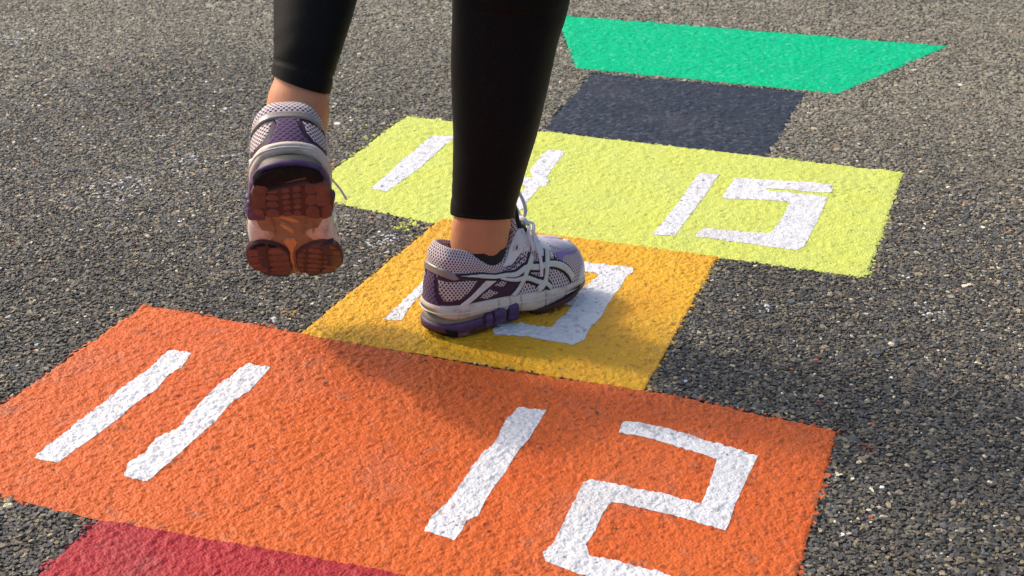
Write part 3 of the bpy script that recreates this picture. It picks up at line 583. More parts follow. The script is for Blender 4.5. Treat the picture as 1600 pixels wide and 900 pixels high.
MS = dict(mesh=fabric_mat('knit_mesh', (.70, .60, .63), (.045, .018, .04)), window=fabric_mat('knit_mesh_window', (.66, .55, .53), (.04, .012, .035)),
          fine=fabric_mat('fine_knit', (.74, .68, .78), (.16, .12, .24), step=.0046, rad=.30),
          purple=simple_mat('purple_synthetic', (.085, .028, .11), .55, .3, 80, .4, 260), deep=simple_mat('dark_plum', (.045, .014, .038), .6, .25, 70, .4, 320),
          counter=fabric_mat('woven_purple', (.125, .062, .155), (.050, .018, .068), step=.0062, rad=.36), violet=simple_mat('violet_synthetic', (.22, .15, .38), .5, .2, 80, .3, 400),
          silver=simple_mat('silver_synthetic', (.58, .58, .55), .32, .15, 60, .12, 600, spec=.6, dirt=((.25, .20, .15), .4, 60)),
          white=simple_mat('white_synthetic', (.66, .62, .60), .45, .12, 60, .15, 500, dirt=DIRT), cream=simple_mat('dusty_white_foam', (.60, .51, .44), .6, .15, 50, .25, 420, dirt=((.24, .16, .11), .9, 42)),
          grey=simple_mat('grey_foam', (.21, .18, .13), .6, .2, 60, .2, 500), band=simple_mat('taupe_reflective_band', (.24, .20, .17), .35, .15, 70, .15, 600, spec=.6),
          black=simple_mat('black_trim', (.012, .010, .012), .5, .2, 60, .2, 500), cushion=simple_mat('purple_cushion', (.062, .024, .098), .5, .25, 60, .12, 500, spec=.5, dirt=((.16, .12, .09), .5, 50)),
          rubber=simple_mat('plum_rubber', (.150, .070, .060), .7, .3, 60, .5, 380, spec=.2, dirt=((.22, .13, .08), .6, 60)), rubber_dark=simple_mat('dark_plum_rubber', (.080, .034, .030), .75, .3, 60, .5, 320), rubber_black=simple_mat('black_rubber', (.012, .011, .011), .8, .3, 60, .6, 300, spec=.1, dirt=((.05, .042, .035), .35, 80)),
          plate=simple_mat('tan_sole_plate', (.27, .185, .115), .55, .25, 40, .25, 420, dirt=((.14, .08, .05), .6, 40)), bridge=simple_mat('amber_bridge', (.52, .28, .12), .4, .2, 50, .1, 500),
          lace=simple_mat('white_lace', (.68, .62, .66), .8, .12, 120, .5, 1400), lining=simple_mat('black_lining', (.012, .011, .013), .8, .2, 80, .3, 900))
def ribbon(line, width, n=60, taper=None):
    line = np.asarray(line, float); t = np.arange(len(line), dtype=float); q = np.linspace(0, len(line) - 1, n)
    c = hermite(t, line, q); d = np.gradient(c, axis=0); d /= np.linalg.norm(d, axis=1, keepdims=True); nn = np.stack([-d[:, 1], d[:, 0]], 1)
    w = np.interp(np.linspace(0, 1, n), np.linspace(0, 1, len(width)), width)[:, None] / 2 if hasattr(width, '__len__') else width / 2
    return np.concatenate([c + nn * w, (c - nn * w)[::-1]])
def scale_poly(p, off):
    """grow a polygon by off metres"""
    p = np.asarray(p, float); a = np.roll(p, 1, 0); b = np.roll(p, -1, 0); e = b - a; e /= np.linalg.norm(e, axis=1, keepdims=True) + 1e-9
    area = .5 * np.sum(p[:, 0] * np.roll(p[:, 1], -1) - np.roll(p[:, 0], -1) * p[:, 1]); nn = np.stack([e[:, 1], -e[:, 0]], 1) * (1 if area > 0 else -1)
    return p + nn * off
def overlay(name, poly, mat, fr, parent, thick=.0012, base=.0004, mirror=False, step=.0011, rnd=.0012):
    """a raised piece lying on the upper: polygon in the surface chart"""
    xy, F, s = poly_fill(poly, step)
    w = xy[:, 0] / CA * (-1 if mirror else 1); vv = np.clip(xy[:, 1] / CB, 0, 1)
    e = np.clip(s / rnd, 0, 1); h = base + thick * np.sqrt(np.clip(1 - (1 - e) ** 2, 0, 1)); h = np.where(s <= 0, -.0004, h)
    P = upper(w, vv) + upper_n(w, vv) * h[:, None]
    if mirror: F = F[:, ::-1]
    return mesh_obj(name, to_world(fr, P), flip(F, fr), mat, parent, uv=np.stack([w * CA, xy[:, 1]], 1))
def band(name, ws, prof, mat, fr, parent):
    """closed section swept along the outline: prof(w) -> (k,2) of (outward, z)"""
    r, n = outline(ws); V = []; k = None
    for i, w in enumerate(ws):
        p = np.asarray(prof(w), float); k = len(p)
        b = r[i, :2]
        V.append(np.concatenate([b + np.outer(p[:, 0], n[i]), p[:, 1:2]], 1))
    V = np.concatenate(V); F = []; m_ = len(ws); j = np.arange(k); jn = (j + 1) % k
    for i in range(m_ - 1):
        F.append(np.stack([i * k + j, (i + 1) * k + j, (i + 1) * k + jn, i * k + jn], 1))
    F = np.concatenate(F); F = flip(F, fr).tolist()
    F.append(list(range(k)) if fr[2][0] > 0 else list(range(k))[::-1]); e = [(m_ - 1) * k + q for q in range(k)]; F.append(e[::-1] if fr[2][0] > 0 else e)
    return mesh_obj(name, to_world(fr, V), F, mat, parent)
def base_z(w): return outline(w)[0][2]
def outline_y(w): return outline(w)[0][1]
def sm(a, b, x): t = np.clip((x - a) / (b - a), 0, 1); return t * t * (3 - 2 * t)
def strap(name, pts, wid, thk, mat, fr, parent, seg=10):
    """flat cord through local points, flattened section"""
    pts = np.asarray(pts, float); t = np.arange(len(pts), dtype=float); q = np.linspace(0, len(pts) - 1, (len(pts) - 1) * 7 + 1)
    c = hermite(t, pts, q); d = np.gradient(c, axis=0); d /= np.linalg.norm(d, axis=1, keepdims=True)
    V = []; up = np.array((.35, -.15, 1.0)); up /= np.linalg.norm(up)
    th = np.linspace(0, 2 * np.pi, seg, endpoint=False)
    for i in range(len(c)):
        a = np.cross(d[i], up)
        if np.linalg.norm(a) < .05: a = np.array((1., 0, 0))
        a /= np.linalg.norm(a); b = np.cross(a, d[i])
        V.append(c[i] + np.outer(np.cos(th) * wid / 2, a) + np.outer(np.sin(th) * thk / 2, b))
    V = np.concatenate(V); j = np.arange(seg); jn = (j + 1) % seg
    F = np.concatenate([np.stack([i * seg + j, i * seg + jn, (i + 1) * seg + jn, (i + 1) * seg + j], 1) for i in range(len(c) - 1)])
    return mesh_obj(name, to_world(fr, V), flip(F, fr), mat, parent)
def on_side(w, v, off=.004): return upper(np.array(w), np.array(v)) + upper_n(np.array(w), np.array(v)) * off
def build_shoe(fr, label, left):
    T = TRACE
    # upper: padded knit shell with a rolled collar
    nw, nv = 321, 36
    ws = np.linspace(-1, 1, nw); vs = np.concatenate([np.linspace(-.02, 1, nv), ])
    W, Vv = np.meshgrid(ws, vs, indexing='ij'); P = upper(W, Vv); P[:, 0, 2] -= .004
    r, nn = outline(ws); top = P[:, -1]; rows = []
    k = np.clip((.74 - np.abs(ws)) / .06, 0, 1)[:, None]
    inw = -np.concatenate([nn, np.zeros((nw, 1))], 1)
    for a, b in ((.0015, .0018), (.0035, .0026), (.0058, .0018), (.0072, -.002), (.0078, -.012), (.0070, -.030)):
        rows.append(top + inw * a * k + np.array((0, 0, b)) * k)
    P = np.concatenate([P, np.stack(rows, 1)], 1); kk = P.shape[1]
    UVm = np.stack([np.repeat(ws * CA, kk), np.tile(np.concatenate([vs * CB, CB + np.array((.003, .006, .009, .013, .02, .035))]), nw)], 1)
    idx = np.arange(nw * kk).reshape(nw, kk)
    F = np.stack([idx[:-1, :-1], idx[1:, :-1], idx[1:, 1:], idx[:-1, 1:]], -1).reshape(-1, 4)
    shoe = mesh_obj('running_shoe', to_world(fr, P.reshape(-1, 3)), flip(F, fr), MS['mesh'], person, uv=UVm)
    LOCS[shoe.name] = PLOC                                      # keeps the person's origin, so children share it
    shoe['label'] = label
    ov = lambda n, p, m, **kw: overlay(n, p, MS[m], fr, shoe, **kw)
    # heel and quarter, both sides
    ov('heel_counter', [(.0090, .0420), (-.0090, .0420), (-.0105, .0300), (-.0140, .0150), (-.0225, .0002), (.0225, .0002), (.0140, .0150), (.0105, .0300)], 'counter', thick=.0012, base=.0011)
    ov('heel_band', [(.0455, .0385), (.036, .0475), (.022, .0515), (.009, .0528), (0, .0530), (-.009, .0528), (-.022, .0515), (-.036, .0475), (-.0455, .0385), (-.034, .0375), (-.020, .0410), (-.006, .0422), (.006, .0422), (.020, .0410), (.034, .0375)], 'band', thick=.0018, base=.0014)
    Q = [(.018, .0005), (.0120, .016), (.0085, .030), (.012, .0455), (.026, .0465), (.0513, .0480), (.0897, .0420), (.1298, .0400), (.150, .018), (.140, .003), (.1011, .0005), (.0466, .0005)]
    for mir in (False, True):
        kw = dict(mirror=mir)
        ov('quarter_panel', Q, 'deep', thick=.0007, base=.0002, **kw)
        ov('mesh_window', [(.0130, .0370), (.034, .0360), (.058, .0385), (.0745, .0370), (.060, .021), (.047, .0105), (.034, .0085), (.024, .0085), (.0165, .0185)], 'window', thick=.0004, base=.0010, rnd=.0006, **kw)
        ov('mesh_window', [(.074, .0095), (.093, .0225), (.109, .0135), (.088, .0040)], 'window', thick=.0004, base=.0010, rnd=.0006, **kw)
        ov('mesh_window', [(.099, .0275), (.112, .034), (.128, .0345), (.116, .0215)], 'window', thick=.0004, base=.0010, rnd=.0006, **kw)
        ov('quarter_bar', [(.088, .0370), (.1085, .0370), (.080, .0165), (.057, .0006), (.0415, .0006), (.062, .0150)], 'white', thick=.0014, base=.0009, **kw)
        # crossed side stripes with a dark edge
        A = T['R_A']; B = T['R_B']; C = T['R_C']; Dd = T['R_D']
        SP = [('A', A, [.0015, .0085, .0090, .0085, .0080, .0090, .0105, .0105, .0095]), ('B', B, .0066), ('C', C, .0082), ('D', Dd, .0082)]
        for nm, ln, wd in SP:
            dark = [q + .0046 for q in wd] if isinstance(wd, list) else wd + .0046
            ov('stripe_edge', ribbon(ln, dark), 'black', thick=.0006, base=.0012 + .00015 * 'ABCD'.index(nm), rnd=.0006, **kw)
        for nm, ln, wd in SP:
            ov('side_stripe', ribbon(ln, wd), 'silver', thick=.0014, base=.0019 + .0002 * 'ABCD'.index(nm), rnd=.0016, **kw)
        # eyestay, vamp and toe
        ov('eyestay', [(.139, .0745), (.150, .0747), (.1686, .0747), (.187, .0747), (.196, .070), (.183, .058), (.1659, .0429), (.1353, .0519), (.1219, .0613), (.131, .068)], 'white', thick=.0016, **kw)
        ov('eyelet_tab', T['R_eyetab'], 'silver', thick=.0012, base=.0018, **kw)
        ex, ey_ = T['R_eyelet'][0]; th = np.linspace(0, 2 * np.pi, 13)[:-1]
        ov('eyelet', np.stack([ex + .0022 * np.cos(th), ey_ + .0022 * np.sin(th)], 1), 'black', thick=.0004, base=.0031, step=.0005, rnd=.0004, **kw)
        ov('piping', ribbon(T['R_line1'], .0014), 'purple', thick=.0007, base=.0017, step=.0006, **kw)
        ov('piping', ribbon(T['R_line2'], .0014), 'purple', thick=.0007, base=.0017, step=.0006, **kw)
        ov('vamp_panel', [(.1885, .0740), (.2240, .0742), (.2245, .060), (.2190, .0443), (.2153, .0358), (.2024, .0392), (.1930, .0400), (.1850, .0470)], 'white', thick=.0014, **kw)
        ov('piping', ribbon(T['R_vline'], .0016), 'deep', thick=.0007, base=.0016, step=.0006, **kw)
        ov('toe_panel', [(.2230, .0420), (.2420, .0410), (.2687, .0370), (.2900, .0380), (.2900, .0335), (.2640, .0315), (.2400, .0330), (.2285, .0250), (.2224, .0307)], 'violet', thick=.0010, **kw)
    ov('toe_mesh', [(.2265, .0750), (.2270, .050), (.2420, .0430), (.2687, .0395), (.2900, .0405), (.3050, .0560), (.3050, .0750)], 'fine', thick=.0006, base=.0003)
    ov('toe_mesh', [(.2265, .0750), (.2270, .050), (.2420, .0430), (.2687, .0395), (.2900, .0405), (.3050, .0560), (.3050, .0750)], 'fine', thick=.0006, base=.0003, mirror=True)
    for mir in (False, True):
        ov('toe_cap', [(.3150, .0), (.3150, .0580), (.307, .0550), (.301, .0440), (.293, .0280), (.283, .0170), (.270, .0090), (.262, .0)], 'silver', thick=.0018, mirror=mir)
    # midsole and sole
    cuts = [.335, .395, .455, .60, .73, -.36, -.48, -.62, -.75]
    full = np.linspace(-1, 1, 1001)
    def mid_low(w): return .026 - .018 * sm(.30, .52, abs(w))
    def tuck(w): return .0080 * np.exp(-((np.abs(w) - .49) / .055) ** 2)
    def midsole(w):
        bz = base_z(w); y = outline_y(w); zl = mid_low(w) + sole_z(y); g = sum(.0034 * math.exp(-((w - c) / .0032) ** 2) for c in cuts); q = .8 - .4 * sm(.5, .7, abs(w))
        return [(-.010, bz + .0005), (-.0005, bz + .0030), (.0022, bz + .0026), (.0042 * q + .001 - g, bz - .001), (.0052 * q + .001 - g, bz - .006), (.0062 * q - g, (bz + zl) / 2), (.0058 * q - g - tuck(w) * .45, zl + .0035), (.0040 * q - g - tuck(w), zl), (-.014 - tuck(w), zl)]
    band('midsole', full, midsole, MS['cream'], fr, shoe)
    def groove(w):
        bz = base_z(w); q = .8 - .4 * sm(.5, .7, abs(w)); o_ = .0068 * q
        return [(o_ - .002, bz - .0070), (o_ + .0006, bz - .0076), (o_ + .0006, bz - .0084), (o_ - .002, bz - .0090)]
    band('foam_line', np.linspace(-.98, .98, 241), groove, MS['silver'], fr, shoe)
    hw = np.linspace(-.29, .29, 121)
    band('foam_core', np.linspace(-.34, .34, 121), lambda w: [(-.012, .0275), (.0015, .0275), (.0005, .022), (.0025, .016), (-.012, .016)], MS['grey'], fr, shoe)
    def cush(w):
        y = outline_y(w); z0 = .0045 + sole_z(y) * .9; t = sm(.29, .22, abs(w)); a = .0035 + .0014 * t
        return [(-.012, .0200), (.002, .0205), (a - .002, .0200), (a - .0003, .0180), (a, .0165), (a - .0002, .0090), (a - .0012, z0 + .002), (a - .0030, z0 + .0004), (-.003, z0 + .002), (-.014, z0 + .003)]
    band('heel_cushion', hw, cush, MS['cushion'], fr, shoe)
    for c0, c1, zt in ((.262, .302, .0245), (.305, .372, .0270), (.382, .440, .0290))[:2 if left else 3]:
        for sgn in (1, -1):
            w_ = np.linspace(c0, c1, 15) * sgn; w_ = np.sort(w_)
            def pod(w, c0=c0, c1=c1, zt=zt):
                e = min(abs(abs(w) - c0), abs(abs(w) - c1)) / (c1 - c0) * 2; b = .0030 * math.sqrt(max(0, 1 - (1 - min(e * 2.5, 1)) ** 2)); tap = .004 * (1 - min(e * 2, 1))
                return [(-.010, zt - tap), (.0045 + b, zt - tap), (.0060 + b, zt - .006), (.0056 + b, .013), (.0044 + b, .0122), (.0052 + b, .0112), (.0035 + b, .005), (-.010, .0045)]
            band('cushion_pod', w_, pod, MS['cushion'], fr, shoe)
    for sgn in (1, -1):
        for c0, c1 in ((.555, .655), (.665, .80), (.81, .97)):
            def rim(w):
                y = outline_y(w); z = sole_z(y); q = .0020
                return [(-.012, z + .0095), (q, z + .0095), (q + .0012, z + .007), (q, z + .0015), (-.006, z + .0005), (-.012, z + .0005)]
            band('outsole_rim', np.sort(np.linspace(c0, c1, 25) * sgn), rim, MS['deep'], fr, shoe)
    # underside plate and treads
    u_ = np.linspace(.0, 1, 121); ra, na = outline(u_); rb, nb = outline(-u_); ys = []
    V = []
    m_ = 13
    for i in range(len(u_)):
        A_ = ra[i, :2] - na[i] * (.001 + tuck(u_[i])); B_ = rb[i, :2] - nb[i] * (.001 + tuck(u_[i]))
        t = np.linspace(0, 1, m_)[:, None]; p = A_ * (1 - t) + B_ * t
        z = sole_z(p[:, 1]) + .0078 + .0045 * np.exp(-((p[:, 1] - .118) / .022) ** 2) - .0016 * np.exp(-((p[:, 0] + .002) / .006) ** 2) * np.exp(-((p[:, 1] - .118) / .03) ** 2)
        V.append(np.concatenate([p, z[:, None]], 1))
    V = np.concatenate(V); idx = np.arange(len(u_) * m_).reshape(-1, m_)
    F = np.stack([idx[:-1, :-1], idx[1:, :-1], idx[1:, 1:], idx[:-1, 1:]], -1).reshape(-1, 4)
    mesh_obj('sole_plate', to_world(fr, V), flip(F, fr), MS['plate'], shoe)
    def chaikin(p, k=2):
        p = np.asarray(p, float)
        for _ in range(k):
            q = np.roll(p, -1, 0); p = np.stack([p * .75 + q * .25, p * .25 + q * .75], 1).reshape(-1, 2)
        return p
    def tread(name, poly, mat, h=.0062, rnd=.0006, step=.0010, z0=.0072):
        poly = chaikin(poly, 1 if name != 'outsole_mat' else 2)
        xy, F, s = poly_fill(poly, step); e = np.clip(s / rnd, 0, 1); hh = h * np.sqrt(np.clip(1 - (1 - e) ** 2, 0, 1)) - .003 * (s <= 0)
        z = sole_z(xy[:, 1]) + z0 + .0035 * np.exp(-((xy[:, 1] - .118) / .022) ** 2) - hh
        return mesh_obj(name, to_world(fr, np.concatenate([xy, z[:, None]], 1)), flip(F[:, ::-1], fr), MS[mat], shoe)
    def clip_cell(subj, cell):
        """part of a lobe outline inside a convex cell (Sutherland-Hodgman)"""
        out = [tuple(p) for p in subj]; c = np.asarray(cell, float); ar = sum(c[q - 1][0] * c[q][1] - c[q][0] * c[q - 1][1] for q in range(len(c)))
        if ar < 0: c = c[::-1]
        for q in range(len(c)):
            a = c[q - 1]; b = c[q]; inp = out; out = []
            sd_ = lambda p: (b[0] - a[0]) * (p[1] - a[1]) - (b[1] - a[1]) * (p[0] - a[0])
            for m in range(len(inp)):
                p0 = inp[m - 1]; p1 = inp[m]; d0 = sd_(p0); d1 = sd_(p1)
                if (d0 >= 0) != (d1 >= 0):
                    t = d0 / (d0 - d1); out.append((p0[0] + (p1[0] - p0[0]) * t, p0[1] + (p1[1] - p0[1]) * t))
                if d1 >= 0: out.append(p1)
            if len(out) < 3: return None
        return np.array(out)
    def lobe(outline_, cells_, h0, h1, dark=()):
        o_ = chaikin(outline_, 2); tread('outsole_mat', o_, 'rubber_dark', h=h0, rnd=.0015)
        inner = scale_poly(o_, -.0012)
        for q, c in enumerate(cells_):
            p = clip_cell(inner, c)
            if p is None: continue
            a_ = abs(np.sum(p[:, 0] * np.roll(p[:, 1], -1) - np.roll(p[:, 0], -1) * p[:, 1])) / 2
            if a_ > 2.2e-5: tread('tread_pad', p, 'rubber_black' if q in dark else 'rubber', h=h1, step=.0008)
    def grid_cells(xs_, ys_, sl=0., gap=.0015, sx=0.):
        out = []
        for a, b in zip(xs_[:-1], xs_[1:]):
            for c, d in zip(ys_[:-1], ys_[1:]):
                a2, b2, c2, d2 = a + gap / 2, b - gap / 2, c + gap / 2, d - gap / 2
                out.append([(a2 + sx * c2, c2 + sl * a2), (b2 + sx * c2, c2 + sl * b2), (b2 + sx * d2, d2 + sl * b2), (a2 + sx * d2, d2 + sl * a2)])
        return out
    def edge_(w):
        z0 = sole_z(outline_y(w)); a = .0036
        return [(-.010, z0 + .0060), (a - .001, z0 + .0066), (a, z0 + .0050), (a - .0006, z0 + .0012), (a - .002, z0), (-.010, z0 + .0004)]
    band('outsole_edge', np.linspace(-.115, .115, 41), edge_, MS['rubber_black'], fr, shoe)
    for sg in (1, -1): band('outsole_edge', np.sort(np.linspace(.125, .27, 31) * sg), edge_, MS['rubber'], fr, shoe)
    # heel lobe, its black crash pad, and the two forefoot lobes
    tread('heel_tread', chaikin([(.0365, .027), (.031, .012), (.014, .0025), (-.010, .0025), (-.026, .009), (-.031, .0145), (-.018, .016), (.0, .021), (.016, .030), (.029, .0335)], 1), 'rubber_black', h=.0066)
    HL = [(.030, .0365), (.0385, .041), (.0405, .055), (.0405, .076), (.034, .093), (.020, .097), (.0, .0935), (-.012, .099), (-.026, .1075), (-.038, .1045), (-.0415, .080), (-.040, .050), (-.034, .028), (-.018, .024), (.002, .030), (.018, .036)]
    lobe(HL, grid_cells([.011, .026, .046], [.026, .045, .060, .075, .100], sl=-.10) + grid_cells([-.011, -.0005, .010], [.020, .043, .055, .067, .079, .100], sl=.12) + grid_cells([-.046, -.028, -.012], [.018, .050, .074, .112], sl=.16), .0046, .0064)
    F1 = [(.034, .149), (.046, .160), (.0505, .178), (.0505, .212), (.044, .236), (.024, .2535), (.007, .2575), (.0022, .240), (.0050, .210), (.0050, .182), (.015, .160)]
    lobe(F1, grid_cells([.0, .028, .056], [.140, .163, .183, .203, .222, .240, .265], sl=.06), .0046, .0064, dark=(0, 6))
    F2 = [(-.004, .2580), (-.022, .2575), (-.043, .248), (-.0515, .229), (-.0505, .195), (-.043, .163), (-.026, .155), (-.010, .168), (.000, .186), (-.0005, .215), (-.0002, .238)]
    lobe(F2, grid_cells([-.056, -.038, -.021, .002], [.135, .158, .174, .190, .206, .222, .238, .262], sl=-.38, sx=.05), .0046, .0064)
    tread('flex_strip', [(.013, .150), (-.006, .152), (.0005, .180), (.0012, .210), (.0008, .235), (-.0002, .256), (.0032, .256), (.0035, .238), (.0064, .210), (.0055, .182)], 'bridge', h=.0020)
    for k_ in ('win1', 'win2'): tread('shank_window', TRACE['S_' + k_], 'bridge', h=.0026)
    for x0, x1 in ((.0215, .017), (-.0135, -.0095), (-.0225, -.019)):
        tread('shank_rib', [(x0 + .0012, .100), (x1 + .0012, .148), (x1 - .0012, .148), (x0 - .0012, .100)], 'plate', h=.0024)
    # tongue, sock line and laces
    n_t = 30; t = np.linspace(0, 1, n_t); cy = hermite([0, .4, .7, 1], np.array([.190, .160, .1435, .1365]), t); cz = hermite([0, .4, .7, 1], np.array([.0885, .1095, .126, .156]), t); wd = .017 + .007 * t
    dy = np.gradient(cy); dz = np.gradient(cz); ll = np.hypot(dy, dz); fy, fz = dz / ll, -dy / ll                # towards the front of the shoe
    xs = np.linspace(-1, 1, 15)
    def tongue_layer(name, a0, a1, mat, cut):
        V = []; k0 = int(n_t * cut); m_ = n_t - k0
        for i in range(k0, n_t):
            end = max(0, (i - (n_t - 4)) / 4.0)
            for lay, off in ((0, a1), (1, a0)):
                of = off * (1 - .5 * end ** 2) + (a0 + a1) / 2 * .5 * end ** 2; cu = .010 * xs ** 2 * t[i]
                V.append(np.stack([xs * (wd[i] - .002 * lay - .004 * end ** 2), cy[i] + fy[i] * of - cu, cz[i] + fz[i] * of - .004 * xs ** 2], 1))
        V = np.concatenate(V); k2 = 30; idx = np.arange(m_ * k2).reshape(m_, k2); ring = np.concatenate([np.arange(15), 15 + np.arange(15)[::-1]]); F = []
        for i in range(m_ - 1):
            a = idx[i][ring]; b = idx[i + 1][ring]; F.append(np.stack([a, np.roll(a, -1), np.roll(b, -1), b], 1))
        F = np.concatenate(F).tolist(); F.append(idx[-1][ring].tolist())
        F = [f_[::-1] for f_ in F] if left else F
        return mesh_obj(name, to_world(fr, V), F, MS[mat], shoe, uv=V[:, 1:])
    tongue_layer('tongue', -.0065, .0015, 'mesh', 0)
    tongue_layer('tongue_pad', .0022, .0085, 'lining', .45)
    for i, (w0, z_) in enumerate(((.66, 0), (.61, 0), (.565, 0), (.525, 0))):
        a = on_side(w0, .93, .0030); b = on_side(-w0 - .012, .93, .0030); mid = (a + b) / 2; 
        up_ = np.array((0, .003, .0085)); strap('lace', [a + np.array((.002, 0, -.002)), a, (a * .7 + b * .3) + up_ * .8, mid + up_, (a * .3 + b * .7) + up_ * .8, b, b + np.array((-.002, 0, -.002))], .0050, .0024, MS['lace'], fr, shoe)
    kn = np.array((.003, .160, .124))                           # the knot
    strap('lace_knot', [kn + np.array((-.008, .002, -.004)), kn + np.array((-.003, 0, .002)), kn + np.array((.004, 0, .002)), kn + np.array((.009, .002, -.004))], .009, .007, MS['lace'], fr, shoe)
    strap('lace', [kn, kn + np.array((.010, .004, -.004)), on_side(.535, .86, .0085), on_side(.548, .70, .006), on_side(.552, .60, .0045)], .0048, .0024, MS['lace'], fr, shoe)
    strap('lace', [kn, kn + np.array((.012, .010, -.003)), on_side(.575, .86, .0095), on_side(.588, .64, .0065), on_side(.582, .40, .0055), on_side(.572, .22, .005)], .0048, .0024, MS['lace'], fr, shoe)
    if left:
        strap('lace', [kn, kn + np.array((-.02, .004, .0)), kn + np.array((-.040, .008, -.010)), kn + np.array((-.052, .018, -.022)), kn + np.array((-.060, .028, -.036))], .0024, .0018, MS['lace'], fr, shoe)
        strap('lace', [kn, kn + np.array((-.010, -.002, .012)), kn + np.array((-.024, -.004, .012)), kn + np.array((-.026, .004, -.004)), kn], .0050, .0026, MS['lace'], fr, shoe)
    else:
        strap('lace', [kn, kn + np.array((.000, .006, .014)), kn + np.array((-.008, .004, .032)), kn + np.array((-.016, .000, .040)), kn + np.array((-.022, .0, .026)), kn + np.array((-.012, .004, .006)), kn], .0056, .0026, MS['lace'], fr, shoe)
        strap('lace', [kn, kn + np.array((-.016, .008, -.006)), on_side(-.58, .84, .008), on_side(-.60, .60, .005)], .0058, .0030, MS['lace'], fr, shoe)
    return shoe
right_shoe = build_shoe(RFRAME, 'worn purple and white running shoe planted on the yellow square', False)
left_shoe = build_shoe(LFRAME, 'worn purple running shoe lifted with its brown sole showing', True)
# ---------------------------------------------------------------- body, leggings, socks
skin = simple_mat('skin', (.52, .225, .115), .5, .28, 30, .28, 420, spec=.35, sss=.12)
cloth, N_, L_, P_ = new_mat('black_stretch_fabric')
lint = nd(N_, 'ShaderNodeTexNoise'); lint.inputs['Scale'].default_value = 900; lint.inputs['Detail'].default_value = 1
lr = nd(N_, 'ShaderNodeMapRange'); lr.inputs[1].default_value = .58; lr.inputs[2].default_value = .72
lm = nd(N_, 'ShaderNodeMix', data_type='RGBA'); lm.inputs[6].default_value = (.0028, .0026, .0027, 1); lm.inputs[7].default_value = (.016, .0145, .014, 1)
L_.new(lint.outputs[0], lr.inputs[0]); L_.new(lr.outputs[0], lm.inputs[0]); L_.new(lm.outputs[2], P_.inputs['Base Color']); P_.inputs['Roughness'].default_value = .6; P_.inputs['Specular IOR Level'].default_value = .14
P_.inputs['Sheen Weight'].default_value = .03; P_.inputs['Sheen Roughness'].default_value = .4
tc_ = N_.new('ShaderNodeTexCoord'); nz_ = nd(N_, 'ShaderNodeTexNoise'); nz_.inputs['Scale'].default_value = 1400; nz_.inputs['Detail'].default_value = 2; L_.new(tc_.outputs['Object'], nz_.inputs['Vector']); L_.new(tc_.outputs['Object'], lint.inputs['Vector'])
nw_ = nd(N_, 'ShaderNodeTexNoise'); nw_.inputs['Scale'].default_value = 30; L_.new(tc_.outputs['Object'], nw_.inputs['Vector'])
b1 = nd(N_, 'ShaderNodeBump'); b1.inputs['Strength'].default_value = .35; b1.inputs['Distance'].default_value = .0006; L_.new(nz_.outputs[0], b1.inputs['Height'])
b2 = nd(N_, 'ShaderNodeBump'); b2.inputs['Strength'].default_value = .25; b2.inputs['Distance'].default_value = .004; L_.new(nw_.outputs[0], b2.inputs['Height']); L_.new(b1.outputs[0], b2.inputs['Normal']); L_.new(b2.outputs[0], P_.inputs['Normal'])
R_ = np.array(RRING); L__ = np.array(LRING)
RC = [tuple(r[:3]) for r in R_]; LC = [tuple(r[:3]) for r in L__]
RTOP = [((.464, .193, .515), (.064, .060)), ((.470, .196, .60), (.066, .066)), ((.476, .195, .72), (.078, .078)), ((.478, .190, .86), (.088, .090))]
LTOP = [((.2600, .064, .515), (.058, .056)), ((.268, .080, .600), (.064, .064)), ((.318, .095, .73), (.078, .078)), ((.335, .160, .86), (.088, .090))]
RAX = (.603, .798, 0); LAX = (.945, .327, 0)
def leg_parts(rings, top, shrink, first):
    C = [tuple(r[:3]) for r in rings[first:]] + [t[0] for t in top]; R = [(r[3] - shrink, r[4] - shrink) for r in rings[first:]] + [(t[1][0] - shrink, t[1][1] - shrink) for t in top]
    return C, R
pelvis_C = [(.405, .178, .80), (.405, .180, .86), (.405, .185, .93), (.405, .188, .99), (.405, .190, 1.04)]
pelvis_R = [(.06, .05), (.155, .105), (.165, .112), (.145, .10), (.13, .09)]
def closed(V, F, n_, seg):
    V = np.concatenate([V, [V[:seg].mean(0)], [V[-seg:].mean(0)]]); F = F.tolist(); a, b = len(V) - 2, len(V) - 1
    for i in range(seg):
        F.append((a, (i + 1) % seg, i)); F.append((b, (n_ - 1) * seg + i, (n_ - 1) * seg + (i + 1) % seg))
    return V, F
def merge(parts):
    VV = []; FF = []; o_ = 0
    for V, F in parts:
        VV.append(V); FF += [tuple(i + o_ for i in f_) for f_ in F]; o_ += len(V)
    return np.concatenate(VV), FF
def foot_rings(fr, ank):
    """foot inside the shoe, from the toes back to the ankle"""
    L = [((0, .235, .048), (.022, .012)), ((0, .205, .052), (.034, .018)), ((.0, .165, .058), (.034, .026)), ((0, .125, .062), (.029, .034)), ((0, .085, .062), (.027, .034)), ((0, .050, .060), (.025, .028)), ((0, .030, .060), (.018, .018))]
    return [tuple(to_world(fr, c)) for c, _ in L], [r for _, r in L]
parts = []
